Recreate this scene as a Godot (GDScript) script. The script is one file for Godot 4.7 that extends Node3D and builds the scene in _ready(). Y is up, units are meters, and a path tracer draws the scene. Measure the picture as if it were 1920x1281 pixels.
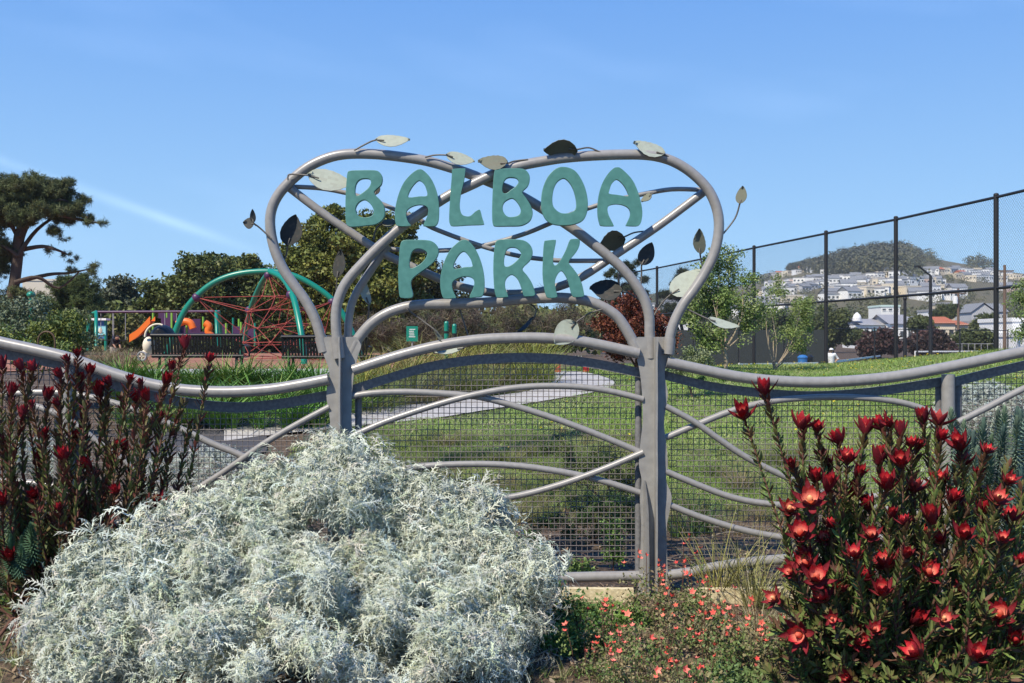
extends Node3D
# A park gateway sign with a playground on the left, tennis courts and a hillside of houses on the right.
const F := 1900.0        # focal length of the photograph in its own pixels
const EYE := 1.65
var rng := RandomNumberGenerator.new()
var M := {}
var used := {}
var path_polys := []

# ---------------------------------------------------------------- mesh builder
class MB:
	var v := PackedVector3Array()
	var n := PackedVector3Array()
	var c := PackedColorArray()
	var col := Color(1, 1, 1)
	func tri(a: Vector3, b: Vector3, d: Vector3, na := Vector3.ZERO, nb := Vector3.ZERO, nd := Vector3.ZERO):
		var g := (b - a).cross(d - a)
		if g.length_squared() < 1e-16:
			return
		if na == Vector3.ZERO:
			na = -g.normalized(); nb = na; nd = na
		if g.dot(na + nb + nd) > 0.0:
			v.append_array(PackedVector3Array([a, d, b])); n.append_array(PackedVector3Array([na, nd, nb]))
		else:
			v.append_array(PackedVector3Array([a, b, d])); n.append_array(PackedVector3Array([na, nb, nd]))
		c.append_array(PackedColorArray([col, col, col]))
	func tric(a: Vector3, b: Vector3, d: Vector3, ca: Color, cb: Color, cd: Color):
		var g := (b - a).cross(d - a)
		var na := -g.normalized()
		v.append_array(PackedVector3Array([a, b, d])); n.append_array(PackedVector3Array([na, na, na]))
		c.append_array(PackedColorArray([ca, cb, cd]))
	func quad(a: Vector3, b: Vector3, d: Vector3, e: Vector3, out := Vector3.ZERO):
		tri(a, b, d, out, out, out); tri(a, d, e, out, out, out)
	func box(at: Vector3, size: Vector3, bs := Basis.IDENTITY):
		var h := size / 2.0
		for ax in 3:
			for s in [-1.0, 1.0]:
				var o := Vector3.ZERO; o[ax] = s
				var p := Vector3.ZERO; p[(ax + 1) % 3] = h[(ax + 1) % 3]
				var q := Vector3.ZERO; q[(ax + 2) % 3] = h[(ax + 2) % 3]
				var m := Vector3.ZERO; m[ax] = s * h[ax]
				quad(at + bs * (m - p - q), at + bs * (m + p - q), at + bs * (m + p + q), at + bs * (m - p + q), bs * o)
	func tube(pts: Array, r, sides := 8, caps := true):
		var k := pts.size()
		if k < 2: return
		var up := Vector3.UP
		var t0: Vector3 = (pts[1] - pts[0]).normalized()
		if absf(t0.dot(up)) > 0.9: up = Vector3.RIGHT
		var x := t0.cross(up).normalized()
		var prev := []; var prevn := []
		for i in k:
			var t: Vector3 = (pts[mini(i + 1, k - 1)] - pts[maxi(i - 1, 0)]).normalized()
			x = (x - t * x.dot(t)).normalized()
			var y := t.cross(x)
			var rr: float = r[i] if r is Array else r
			var ring := []; var rn := []
			for s in sides:
				var a := TAU * s / sides
				var d := x * cos(a) + y * sin(a)
				ring.append(pts[i] + d * rr); rn.append(d)
			if i > 0:
				for s in sides:
					var s2 := (s + 1) % sides
					tri(prev[s], prev[s2], ring[s2], prevn[s], prevn[s2], rn[s2])
					tri(prev[s], ring[s2], ring[s], prevn[s], rn[s2], rn[s])
			if caps and (i == 0 or i == k - 1):
				var o := -t if i == 0 else t
				for s in sides:
					tri(pts[i], ring[s], ring[(s + 1) % sides], o, o, o)
			prev = ring; prevn = rn
	func ball(at: Vector3, r: Vector3, rings := 6, seg := 10):
		for i in rings:
			for j in seg:
				var q := []; var qn := []
				for e in [[i, j], [i, j + 1], [i + 1, j + 1], [i + 1, j]]:
					var a: float = PI * e[0] / rings; var b: float = TAU * e[1] / seg
					var d := Vector3(sin(a) * cos(b), cos(a), sin(a) * sin(b))
					q.append(at + d * r); qn.append((d / r).normalized())
				if i > 0: tri(q[0], q[1], q[2], qn[0], qn[1], qn[2])
				if i < rings - 1: tri(q[0], q[2], q[3], qn[0], qn[2], qn[3])
	func lathe(at: Vector3, prof: Array, seg := 10):
		for i in prof.size() - 1:
			var p: Vector2 = prof[i]; var q: Vector2 = prof[i + 1]
			var sl := Vector2(q.y - p.y, p.x - q.x).normalized()
			for j in seg:
				var a := TAU * j / seg; var b := TAU * (j + 1) / seg
				var da := Vector3(cos(a), 0, sin(a)); var db := Vector3(cos(b), 0, sin(b))
				var na := da * sl.x + Vector3.UP * sl.y; var nb := db * sl.x + Vector3.UP * sl.y
				var A := at + da * p.x + Vector3.UP * p.y; var B := at + db * p.x + Vector3.UP * p.y
				var C := at + db * q.x + Vector3.UP * q.y; var D := at + da * q.x + Vector3.UP * q.y
				tri(A, B, C, na, nb, nb); tri(A, C, D, na, nb, na)
	func mesh(shift := Vector3.ZERO) -> ArrayMesh:
		var a := []; a.resize(Mesh.ARRAY_MAX)
		var w := v
		if shift != Vector3.ZERO:
			w = Transform3D(Basis.IDENTITY, -shift) * v
		a[Mesh.ARRAY_VERTEX] = w; a[Mesh.ARRAY_NORMAL] = n; a[Mesh.ARRAY_COLOR] = c
		var m := ArrayMesh.new()
		if v.size(): m.add_surface_from_arrays(Mesh.PRIMITIVE_TRIANGLES, a)
		return m

# ---------------------------------------------------------------- placing
func P(px: float, py: float, d: float) -> Vector3:      # the point a depth d away that the photograph shows at (px, py)
	return Vector3((px - 960.0) * d / F, EYE - (py - 640.5) * d / F, -d)
func sm(a: float, b: float, x: float) -> float: return smoothstep(a, b, x)
func H(x: float, d: float) -> float:                    # height of the terrain
	var h := 0.92 * sm(8.6, 21.5, d) * (0.55 + 0.45 * sm(8.6, 15.0, d))
	h += 0.42 * sm(7.0, 14.0, x) * sm(14.0, 26.0, d)
	var court := sm(0.0, 2.0, x - 11.6 + (d - 29.5) * 0.2) if d > 20.0 else 0.0
	h = lerpf(h, 0.1, sm(4.5, 6.5, x) * sm(27.5, 33.0, d))
	h = lerpf(h, -0.6, court * sm(27.5, 33.0, d))
	h = lerpf(h, 0.3, sm(75.0, 110.0, d))
	h += 1.0 * sm(110.0, 220.0, d)
	h += 0.05 * sin(x * 0.9 + 1.0) * sin(d * 0.7) * sm(9.0, 12.0, d) * sm(40.0, 26.0, d)
	return h
func hit(px: float, py: float) -> Vector3:              # where the ray through a pixel meets the terrain
	var d := 3.0
	while d < 400.0:
		var p := P(px, py, d)
		if p.y <= H(p.x, d): return Vector3(p.x, H(p.x, d), -d)
		d += 0.05 if d < 60 else 0.5
	return P(px, py, 400.0)
func on(px: float, d: float) -> Vector3:
	var x := (px - 960.0) * d / F
	return Vector3(x, H(x, d), -d)
func rf(a: float, b: float) -> float: return rng.randf_range(a, b)
func rdir() -> Vector3:
	var z := rf(-1, 1); var a := rf(0, TAU); var r := sqrt(1 - z * z)
	return Vector3(r * cos(a), z, r * sin(a))
func smooth(pts: Array, sub := 4, closed := false) -> Array:
	var out := []; var k := pts.size()
	for i in (k if closed else k - 1):
		var p0 = pts[(i - 1 + k) % k] if closed else pts[maxi(i - 1, 0)]
		var p1 = pts[i]; var p2 = pts[(i + 1) % k]
		var p3 = pts[(i + 2) % k] if closed else pts[mini(i + 2, k - 1)]
		for s in sub:
			out.append(p1.cubic_interpolate(p2, p0, p3, float(s) / sub))
	if not closed: out.append(pts[k - 1])
	return out

# ---------------------------------------------------------------- things and parts
func numbered(s: String) -> String:
	if not used.has(s):
		used[s] = 0; return s
	used[s] += 1
	return "%s_%03d" % [s, used[s]]
func thing(called: String, label: String, category: String, at := Vector3.ZERO, group := "") -> Node3D:
	var o := Node3D.new(); o.name = numbered(called); add_child(o); o.position = at
	o.set_meta("label", label); o.set_meta("category", category)
	if group != "": o.set_meta("group", group)
	return o
func origin(o: Node) -> Vector3:
	var p := Vector3.ZERO
	while o is Node3D and o != self:
		p += o.position; o = o.get_parent()
	return p
func part(parent: Node, called: String, mb: MB, mat: Material) -> MeshInstance3D:   # mb holds world positions
	var o := MeshInstance3D.new(); o.name = called
	o.mesh = mb.mesh(origin(parent)); o.mesh.surface_set_material(0, mat)
	parent.add_child(o, true)
	return o
func put(parent: Node, called: String, mesh: Mesh, at: Transform3D) -> MeshInstance3D:  # a shared mesh, at in the parent's axes
	var o := MeshInstance3D.new(); o.name = called; o.mesh = mesh; o.transform = at
	parent.add_child(o, true)
	return o
func structure(called: String, mb: MB, mat: Material) -> MeshInstance3D:
	var o := part(self, numbered(called), mb, mat); o.set_meta("kind", "structure"); return o
func tag(o: Node, label: String, category: String, group := "", kind := ""):
	o.set_meta("label", label); o.set_meta("category", category)
	if group != "": o.set_meta("group", group)
	if kind != "": o.set_meta("kind", kind)
func many(parent: Node, called: String, mesh: Mesh, xf: Array, cols: Array, stuff := true) -> MultiMeshInstance3D:
	var m := MultiMesh.new(); m.transform_format = MultiMesh.TRANSFORM_3D; m.use_colors = true
	m.mesh = mesh; m.instance_count = xf.size()
	var b := PackedFloat32Array(); b.resize(xf.size() * 16)
	var o := origin(parent); var k := 0
	for i in xf.size():
		var t: Transform3D = xf[i]; var q: Color = cols[i % cols.size()]
		var bs := t.basis; var w := t.origin - o
		b[k] = bs.x.x; b[k + 1] = bs.y.x; b[k + 2] = bs.z.x; b[k + 3] = w.x
		b[k + 4] = bs.x.y; b[k + 5] = bs.y.y; b[k + 6] = bs.z.y; b[k + 7] = w.y
		b[k + 8] = bs.x.z; b[k + 9] = bs.y.z; b[k + 10] = bs.z.z; b[k + 11] = w.z
		b[k + 12] = q.r; b[k + 13] = q.g; b[k + 14] = q.b; b[k + 15] = 1.0
		k += 16
	m.buffer = b
	var mi := MultiMeshInstance3D.new(); mi.name = called; mi.multimesh = m
	parent.add_child(mi, true)
	if stuff: mi.set_meta("kind", "stuff")
	return mi

func merged(parent: Node, called: String, mesh: ArrayMesh, xf: Array, cols: Array, stuff := true) -> MeshInstance3D:   # copies joined into one mesh
	var src := mesh.surface_get_arrays(0); var sv: PackedVector3Array = src[Mesh.ARRAY_VERTEX]; var sn: PackedVector3Array = src[Mesh.ARRAY_NORMAL]; var sc: PackedColorArray = src[Mesh.ARRAY_COLOR]
	var v := PackedVector3Array(); var n := PackedVector3Array(); var c := PackedColorArray(); var o := origin(parent); var made := {}
	for i in xf.size():
		var t: Transform3D = xf[i]; var q: Color = cols[i % cols.size()]; var r := Transform3D(t.basis.orthonormalized(), Vector3.ZERO)
		v.append_array(Transform3D(t.basis, t.origin - o) * sv); n.append_array(r * sn)
		if not made.has(q):
			var k := sc.duplicate()
			for j in k.size(): k[j] = Color(sc[j].r * q.r, sc[j].g * q.g, sc[j].b * q.b)
			made[q] = k
		c.append_array(made[q])
	var ar := []; ar.resize(Mesh.ARRAY_MAX); ar[Mesh.ARRAY_VERTEX] = v; ar[Mesh.ARRAY_NORMAL] = n; ar[Mesh.ARRAY_COLOR] = c
	var m := ArrayMesh.new(); m.add_surface_from_arrays(Mesh.PRIMITIVE_TRIANGLES, ar); m.surface_set_material(0, mesh.surface_get_material(0))
	var mi := MeshInstance3D.new(); mi.name = called; mi.mesh = m; parent.add_child(mi, true)
	if stuff: mi.set_meta("kind", "stuff")
	return mi

# ---------------------------------------------------------------- materials
func lin(r: float, g: float, b: float) -> Color: return Color(r, g, b).linear_to_srgb()
func noise_tex(freq: float, lo: Color, hi: Color, octaves := 4, seedv := 1, size := 512) -> NoiseTexture2D:
	var nz := FastNoiseLite.new(); nz.seed = seedv; nz.frequency = freq; nz.fractal_octaves = octaves
	var t := NoiseTexture2D.new(); t.width = size; t.height = size; t.seamless = true; t.noise = nz
	var g := Gradient.new(); g.set_color(0, lo); g.set_color(1, hi); t.color_ramp = g
	return t
func bump_tex(freq: float, seedv := 2, strength := 4.0, size := 512) -> NoiseTexture2D:
	var nz := FastNoiseLite.new(); nz.seed = seedv; nz.frequency = freq; nz.fractal_octaves = 4
	var t := NoiseTexture2D.new(); t.width = size; t.height = size; t.seamless = true; t.noise = nz
	t.as_normal_map = true; t.bump_strength = strength
	return t
func mat(c: Color, rough := 0.7, metal := 0.0) -> StandardMaterial3D:
	var m := StandardMaterial3D.new(); m.albedo_color = c; m.roughness = rough; m.metallic = metal
	return m
func leafmat(back := 0.35, rough := 0.6, spec := 0.4) -> StandardMaterial3D:   # colour comes from the vertices and copies
	var m := StandardMaterial3D.new(); m.vertex_color_use_as_albedo = true; m.roughness = rough
	m.metallic_specular = spec
	m.cull_mode = BaseMaterial3D.CULL_DISABLED
	if back > 0: m.backlight_enabled = true; m.backlight = Color(back, back, back)
	return m
func textured(freq: float, lo: Color, hi: Color, scale: float, rough := 0.9, seedv := 1, bump := 0.0, metal := 0.0) -> StandardMaterial3D:
	var m := StandardMaterial3D.new(); m.albedo_texture = noise_tex(freq, lo, hi, 5, seedv)
	m.uv1_triplanar = true; m.uv1_world_triplanar = true; m.uv1_scale = Vector3.ONE * scale
	m.roughness = rough; m.metallic = metal
	if bump > 0:
		m.normal_enabled = true; m.normal_texture = bump_tex(freq * 1.5, seedv + 7, bump); m.normal_scale = 1.0
	return m
func materials():
	M.steel = textured(0.03, Color(0.52, 0.512, 0.495), Color(0.60, 0.592, 0.575), 1.2, 0.34, 3)
	M.steel.metallic_specular = 0.6
	M.plate = textured(0.02, Color(0.52, 0.515, 0.50), Color(0.61, 0.605, 0.585), 1.0, 0.55, 5)
	M.bar = textured(0.03, Color(0.38, 0.38, 0.39), Color(0.52, 0.52, 0.515), 2.0, 0.6, 6)
	M.bar.metallic_specular = 0.3
	M.wire = mat(lin(0.20, 0.18, 0.17), 0.6, 0.2)
	M.teal = textured(0.015, Color(0.26, 0.47, 0.44), Color(0.32, 0.54, 0.505), 2.0, 0.5, 8)
	M.copper = leafmat(0.0, 0.6, 0.5); M.copper.metallic = 0.0
	M.stem = textured(0.05, Color(0.32, 0.30, 0.28), Color(0.50, 0.49, 0.46), 4.0, 0.6, 9, 0.0, 0.3)
	M.leaf = leafmat(0.35, 0.55, 0.35)
	M.dullleaf = leafmat(0.15, 0.85, 0.2)
	M.bract = leafmat(0.3, 0.55, 0.3)
	M.vc = leafmat(0.0, 0.7, 0.4)
	M.soil = textured(0.03, Color(0.19, 0.15, 0.11), Color(0.48, 0.40, 0.32), 0.9, 0.95, 11, 9.0)
	M.lawn = textured(0.03, Color(0.20, 0.22, 0.10), Color(0.33, 0.37, 0.17), 0.7, 0.95, 12, 8.0)
	M.concrete = textured(0.02, Color(0.60, 0.59, 0.57), Color(0.73, 0.72, 0.70), 0.6, 0.9, 13, 2.0)
	M.shadedasphalt = textured(0.06, Color(0.20, 0.20, 0.21), Color(0.33, 0.33, 0.34), 1.5, 0.9, 14, 3.0)  # dark grey with the shade on the path mixed into its colour
	M.rubber = textured(0.03, Color(0.52, 0.33, 0.25), Color(0.66, 0.47, 0.36), 0.7, 0.95, 15)
	M.court = textured(0.02, Color(0.22, 0.33, 0.24), Color(0.29, 0.40, 0.29), 0.3, 0.9, 16)
	M.timber = textured(0.02, Color(0.72, 0.66, 0.50), Color(0.88, 0.84, 0.70), 2.0, 0.85, 17, 3.0)
	M.bark = textured(0.03, Color(0.22, 0.18, 0.15), Color(0.42, 0.36, 0.31), 1.2, 0.95, 18, 8.0)
	M.palebark = textured(0.03, Color(0.52, 0.46, 0.38), Color(0.72, 0.67, 0.58), 3.0, 0.9, 19, 5.0)
	M.twig = textured(0.03, Color(0.30, 0.20, 0.16), Color(0.46, 0.32, 0.26), 3.0, 0.9, 20)
	M.black = mat(lin(0.012, 0.012, 0.013), 0.45, 0.2)
	M.fencepost = mat(lin(0.018, 0.018, 0.019), 0.5, 0.2)
	M.green = mat(lin(0.005, 0.20, 0.135), 0.35)
	M.rope = mat(lin(0.30, 0.055, 0.045), 0.8)
	M.purple = mat(lin(0.065, 0.022, 0.075), 0.45)
	M.lime = mat(lin(0.20, 0.42, 0.05), 0.45)
	M.orange = mat(lin(0.75, 0.16, 0.015), 0.4)
	M.white = mat(lin(0.78, 0.78, 0.76), 0.7)
	M.cream = mat(lin(0.70, 0.62, 0.48), 0.8)
	M.blue = mat(lin(0.03, 0.16, 0.42), 0.5)
	M.skyblue = mat(lin(0.25, 0.60, 0.66), 0.6)
	M.glass = mat(lin(0.05, 0.06, 0.07), 0.15)
	M.wood = textured(0.03, Color(0.36, 0.29, 0.24), Color(0.50, 0.42, 0.36), 0.6, 0.9, 21)
	M.chain = mat(lin(0.05, 0.05, 0.055), 0.6, 0.2)
	M.screen = mat(lin(0.022, 0.028, 0.028), 0.85)
	M.red = mat(lin(0.42, 0.02, 0.02), 0.5)
	M.brown = mat(lin(0.08, 0.045, 0.02), 0.6)
	M.grey = mat(lin(0.30, 0.30, 0.31), 0.7)
	M.tile = mat(lin(0.42, 0.13, 0.06), 0.85)
	M.slate = mat(lin(0.20, 0.21, 0.22), 0.85)
	M.hill = textured(0.02, Color(0.30, 0.30, 0.20), Color(0.46, 0.40, 0.27), 0.02, 0.95, 22)

# ---------------------------------------------------------------- camera, sky, sun
func light_and_camera():
	var cam := Camera3D.new(); cam.name = "camera"; add_child(cam)
	cam.position = Vector3(0, EYE, 0); cam.fov = rad_to_deg(2.0 * atan(640.5 / F)); cam.far = 6000.0; cam.near = 0.05
	cam.current = true
	var sky := ProceduralSkyMaterial.new()
	sky.sky_top_color = lin(0.03, 0.185, 0.66); sky.sky_horizon_color = lin(0.41, 0.69, 0.91)
	sky.sky_curve = 0.19; sky.ground_bottom_color = lin(0.14, 0.13, 0.11); sky.ground_horizon_color = lin(0.40, 0.50, 0.55)
	sky.sky_cover = contrail(); sky.sky_cover_modulate = Color(1, 1, 1, 1)
	var env := Environment.new(); env.background_mode = Environment.BG_SKY
	env.sky = Sky.new(); env.sky.sky_material = sky
	env.tonemap_mode = Environment.TONE_MAPPER_LINEAR; env.tonemap_exposure = 1.22
	env.sdfgi_enabled = true; env.ssao_enabled = true; env.ssil_enabled = true
	env.fog_enabled = true; env.fog_density = 0.00016; env.fog_light_color = Color(0.82, 0.87, 0.92)
	var we := WorldEnvironment.new(); we.name = "world_environment"; we.environment = env; add_child(we)
	var sun := DirectionalLight3D.new(); sun.name = "sun"; add_child(sun)
	var el := deg_to_rad(50.0); var az := deg_to_rad(40.0)
	var dir := Vector3(sin(az) * cos(el), -sin(el), -cos(az) * cos(el))
	sun.look_at_from_position(Vector3.ZERO, dir, Vector3.UP)
	sun.light_energy = 1.6; sun.light_angular_distance = 0.53; sun.light_color = Color(1.0, 0.955, 0.88); sun.shadow_enabled = true
func contrail() -> ImageTexture:           # an old, widening contrail and thin cirrus
	var w := 2048; var h := 1024
	var im := Image.create(w, h, false, Image.FORMAT_RGBA8)
	im.fill(Color(0.9, 0.95, 1.0, 0.0))
	var nz := FastNoiseLite.new(); nz.seed = 5; nz.frequency = 0.012; nz.fractal_octaves = 4
	var a := P(-900, -20, 1.0) - Vector3(0, EYE, 0); var b := P(560, 500, 1.0) - Vector3(0, EYE, 0)
	var nrm := a.cross(b).normalized()
	for y in range(300, 512):
		for xx in range(-420, 421):
			var x := (xx + w) % w
			var lon := (xx + 0.5) / w * TAU; var lat := (0.5 - (y + 0.5) / h) * PI
			var d := Vector3(sin(lon) * cos(lat), sin(lat), -cos(lon) * cos(lat))
			var dist := absf(d.dot(nrm))
			var al := 0.0
			var px := 960.0 + d.x / maxf(-d.z, 0.01) * F
			if px < 560:
				var wd := 0.0040 + 0.0015 * nz.get_noise_2d(xx * 2.0, y * 2.0)
				al += 0.19 * exp(-pow(dist / wd, 2.0)) * sm(560, 300, px) * (0.8 + 0.6 * nz.get_noise_2d(xx, y))
			al += 0.10 * maxf(0.0, nz.get_noise_2d(xx * 0.3 + y * 0.5 + 300.0, y * 1.8 - xx * 0.35)) * sm(512, 460, y) * sm(300, 340, y) * sm(420, 330, absf(xx))
			if al > 0.002: im.set_pixel(x, y, Color(0.9, 0.95, 1.0, clampf(al, 0, 1)))
	return ImageTexture.create_from_image(im)

# ---------------------------------------------------------------- ground
func strip(near: Array, far: Array, lift: float) -> MB:     # a sheet on the terrain between two pixel lines
	var mb := MB.new()
	var a := smooth(near, 4); var b := smooth(far, 4)
	var poly := PackedVector2Array()
	var pa := []; var pb := []
	for q in a: pa.append(hit(q.x, q.y)); poly.append(Vector2(pa[-1].x, pa[-1].z))
	for q in b: pb.append(hit(q.x, q.y))
	for i in range(pb.size() - 1, -1, -1): poly.append(Vector2(pb[i].x, pb[i].z))
	path_polys.append(poly)
	var k := 8
	for i in pa.size() - 1:
		for j in k:
			var q := []
			for e in [[i, j], [i + 1, j], [i + 1, j + 1], [i, j + 1]]:
				var w: Vector3 = pa[e[0]].lerp(pb[e[0]], float(e[1]) / k)
				w.y = H(w.x, -w.z) + lift; q.append(w)
			mb.quad(q[0], q[1], q[2], q[3])
	return mb
func sheet(xs: Array, ds: Array, lift: float, test = null) -> MB:
	var mb := MB.new()
	for i in ds.size() - 1:
		for j in xs.size() - 1:
			var q := []; var qn := []
			if test != null and not test.call((xs[j] + xs[j + 1]) / 2.0, (ds[i] + ds[i + 1]) / 2.0): continue
			for e in [[i, j], [i, j + 1], [i + 1, j + 1], [i + 1, j]]:
				var x: float = xs[e[1]]; var d: float = ds[e[0]]
				q.append(Vector3(x, H(x, d) + lift, -d))
				var s := 0.2
				qn.append(Vector3(H(x - s, d) - H(x + s, d), 2 * s, H(x, d + s) - H(x, d - s)).normalized())
			mb.tri(q[0], q[1], q[2], qn[0], qn[1], qn[2]); mb.tri(q[0], q[2], q[3], qn[0], qn[2], qn[3])
	return mb
func steps(a: float, b: float, s: float) -> Array:
	var o := []; var k := int(round((b - a) / s))
	for i in k + 1: o.append(a + (b - a) * i / k)
	return o
func on_path(x: float, z: float) -> bool:
	for p in path_polys:
		if Geometry2D.is_point_in_polygon(Vector2(x, z), p): return true
	return false
func ground():
	var xs := [-2500.0, -900.0, -300.0, -120.0, -60.0, -36.0] + steps(-24, 30, 0.75) + [42.0, 70.0, 130.0, 320.0, 900.0, 2500.0]
	var ds := [-400.0, -60.0, -12.0, 0.0, 3.0] + steps(4, 40, 0.5) + steps(44, 120, 4.0) + [140.0, 170.0, 220.0, 400.0, 900.0, 2500.0]
	structure("ground", sheet(xs, ds, 0.0), M.soil)
	structure("path", strip([Vector2(420, 832), Vector2(560, 815), Vector2(700, 801), Vector2(840, 785), Vector2(960, 765), Vector2(1060, 749), Vector2(1130, 735), Vector2(1152, 720), Vector2(1120, 706), Vector2(1085, 699)],
		[Vector2(420, 796), Vector2(560, 783), Vector2(700, 769), Vector2(840, 757), Vector2(930, 746), Vector2(990, 737), Vector2(1030, 724), Vector2(1042, 710), Vector2(1030, 702), Vector2(1020, 696)], 0.035), M.concrete)
	structure("path", strip([Vector2(270, 905), Vector2(340, 893), Vector2(420, 880), Vector2(500, 850)], [Vector2(250, 775), Vector2(330, 778), Vector2(420, 783), Vector2(500, 790)], 0.03), M.shadedasphalt)  # dark sheet; the shadow over this stretch of path is painted as its colour
	structure("path", strip([Vector2(200, 712), Vector2(420, 710), Vector2(660, 708)], [Vector2(240, 695), Vector2(420, 695), Vector2(650, 694)], 0.04), M.concrete)
	structure("playground_surface", sheet(steps(-26, -1.5, 0.7), steps(25, 60, 0.7), 0.03), M.rubber)
	structure("tennis_court", sheet(steps(8, 50, 1.5), steps(36, 84, 1.5), 0.03, func(x, d): return x > 14.6 - (d - 29.5) * 0.2), M.court)
	structure("lawn", sheet(steps(-3.5, 26, 0.5), steps(10.0, 33, 0.5), 0.016, func(x, d): return x > -3.4 + (d - 10.0) * 0.32 - 0.4 * sin(d)), M.lawn)

# ---------------------------------------------------------------- gateway sign
const GD := 6.6
func gpts(px: Array, d: float, sub := 4) -> Array:
	var a := []
	for q in px: a.append(P(q.x, q.y, d))
	return smooth(a, sub)
func V2(a: Array) -> Array:
	var o := []
	for i in range(0, a.size(), 2): o.append(Vector2(a[i], a[i + 1]))
	return o
func gtube(parent: Node, called: String, flat: Array, d: float, rpx: float, material: Material, sides := 14, sub := 5) -> MeshInstance3D:
	var mb := MB.new(); mb.tube(gpts(V2(flat), d, sub), rpx * d / F, sides)
	return part(parent, called, mb, material)
func letter(parent: Node, ch: String, ox: float, oy: float, outer: Array, holes: Array):
	for bev in [0.0045, 0.0032, 0.0022, 0.0012, 0.0004, 0.0]:
		if letter_with(parent, ch, ox, oy, outer, holes, bev): return
	print("letter ", ch, " has no face")
func letter_with(parent: Node, ch: String, ox: float, oy: float, outer: Array, holes: Array, bev: float) -> bool:
	var d := 6.50; var thick := 0.030
	var mb := MB.new()
	var loops := [outer] + holes
	var front := []        # bevelled front loops
	for li in loops.size():
		var pts := []
		for q in V2(loops[li]): pts.append(Vector2(ox + q.x / 9.56, oy + q.y / 9.56))
		var sp := smooth(pts, 3, true)
		var k := sp.size(); var W := []
		for q in sp: W.append(P(q.x, q.y, d))
		var poly := PackedVector2Array()
		for w in W: poly.append(Vector2(w.x, w.y))
		var ccw := 1.0 if not Geometry2D.is_polygon_clockwise(poly) else -1.0
		if li > 0: ccw = -ccw
		var nr := []
		for i in k:
			var t: Vector3 = W[(i + 1) % k] - W[(i - 1 + k) % k]
			nr.append(Vector3(t.y, -t.x, 0).normalized() * ccw)       # away from the letter's body
		var fl := []
		for i in k: fl.append(W[i] - nr[i] * bev)
		for i in k:
			var j := (i + 1) % k
			var zf := Vector3(0, 0, 0); var zb := Vector3(0, 0, -thick); var zm := Vector3(0, 0, -bev)
			var ni: Vector3 = nr[i]; var nj: Vector3 = nr[j]
			var bi := (ni + Vector3.BACK).normalized(); var bj := (nj + Vector3.BACK).normalized()
			mb.tri(fl[i] + zf, fl[j] + zf, W[j] + zm, Vector3.BACK, Vector3.BACK, bj); mb.tri(fl[i] + zf, W[j] + zm, W[i] + zm, Vector3.BACK, bj, bi)
			mb.tri(W[i] + zm, W[j] + zm, W[j] + zb, ni, nj, nj); mb.tri(W[i] + zm, W[j] + zb, W[i] + zb, ni, nj, ni)
		front.append(fl)
	# one outline with the holes bridged in
	var ring: Array = front[0].duplicate()
	for li in range(1, front.size()):
		var hole: Array = front[li]
		var best := 1e9; var bi := 0; var bj := 0
		for i in ring.size():
			for j in hole.size():
				var q: float = ring[i].distance_squared_to(hole[j])
				if q < best: best = q; bi = i; bj = j
		var p1 := PackedVector2Array(); for w in front[0]: p1.append(Vector2(w.x, w.y))
		var p2 := PackedVector2Array(); for w in hole: p2.append(Vector2(w.x, w.y))
		var same := Geometry2D.is_polygon_clockwise(p1) == Geometry2D.is_polygon_clockwise(p2)
		var ins := []
		for s in hole.size() + 1:
			ins.append(hole[(bj - s + hole.size() * 2) % hole.size()] if same else hole[(bj + s) % hole.size()])
		ring = ring.slice(0, bi + 1) + ins + ring.slice(bi)
	var p := PackedVector2Array()
	for i in ring.size():                      # a hair of room in the bridges keeps the outline simple
		p.append(Vector2(ring[i].x, ring[i].y) + Vector2(1e-6 * (i % 7), 1e-6 * (i % 5)))
	var ids := Geometry2D.triangulate_polygon(p)
	for i in range(0, ids.size(), 3):
		var a: Vector3 = ring[ids[i]]; var b: Vector3 = ring[ids[i + 1]]; var c: Vector3 = ring[ids[i + 2]]
		mb.tri(a, b, c, Vector3.BACK, Vector3.BACK, Vector3.BACK)
		var z := Vector3(0, 0, -thick)
		mb.tri(a + z, b + z, c + z, Vector3.FORWARD, Vector3.FORWARD, Vector3.FORWARD)
	if ids.is_empty(): return false
	var o := part(parent, "letter_" + ch, mb, M.teal)
	o.set_meta("label", "raised teal capital letter %s" % ch.to_upper())
	var lx := 1e9; var ly := 0.0
	for q in V2(outer):
		if q.x < lx: lx = q.x; ly = q.y
	for ctr in [P(ox + outer[0] / 9.56 + 3, oy + outer[1] / 9.56 + 9, d), P(ox + lx / 9.56 + 9, oy + ly / 9.56, d)]:
		var st := MB.new()
		st.tube([ctr + Vector3(0, 0, -thick), ctr + Vector3(0, 0, -thick - 0.05)], 0.006, 6)
		part(o, "stand_off", st, M.stem)
	return true
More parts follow.
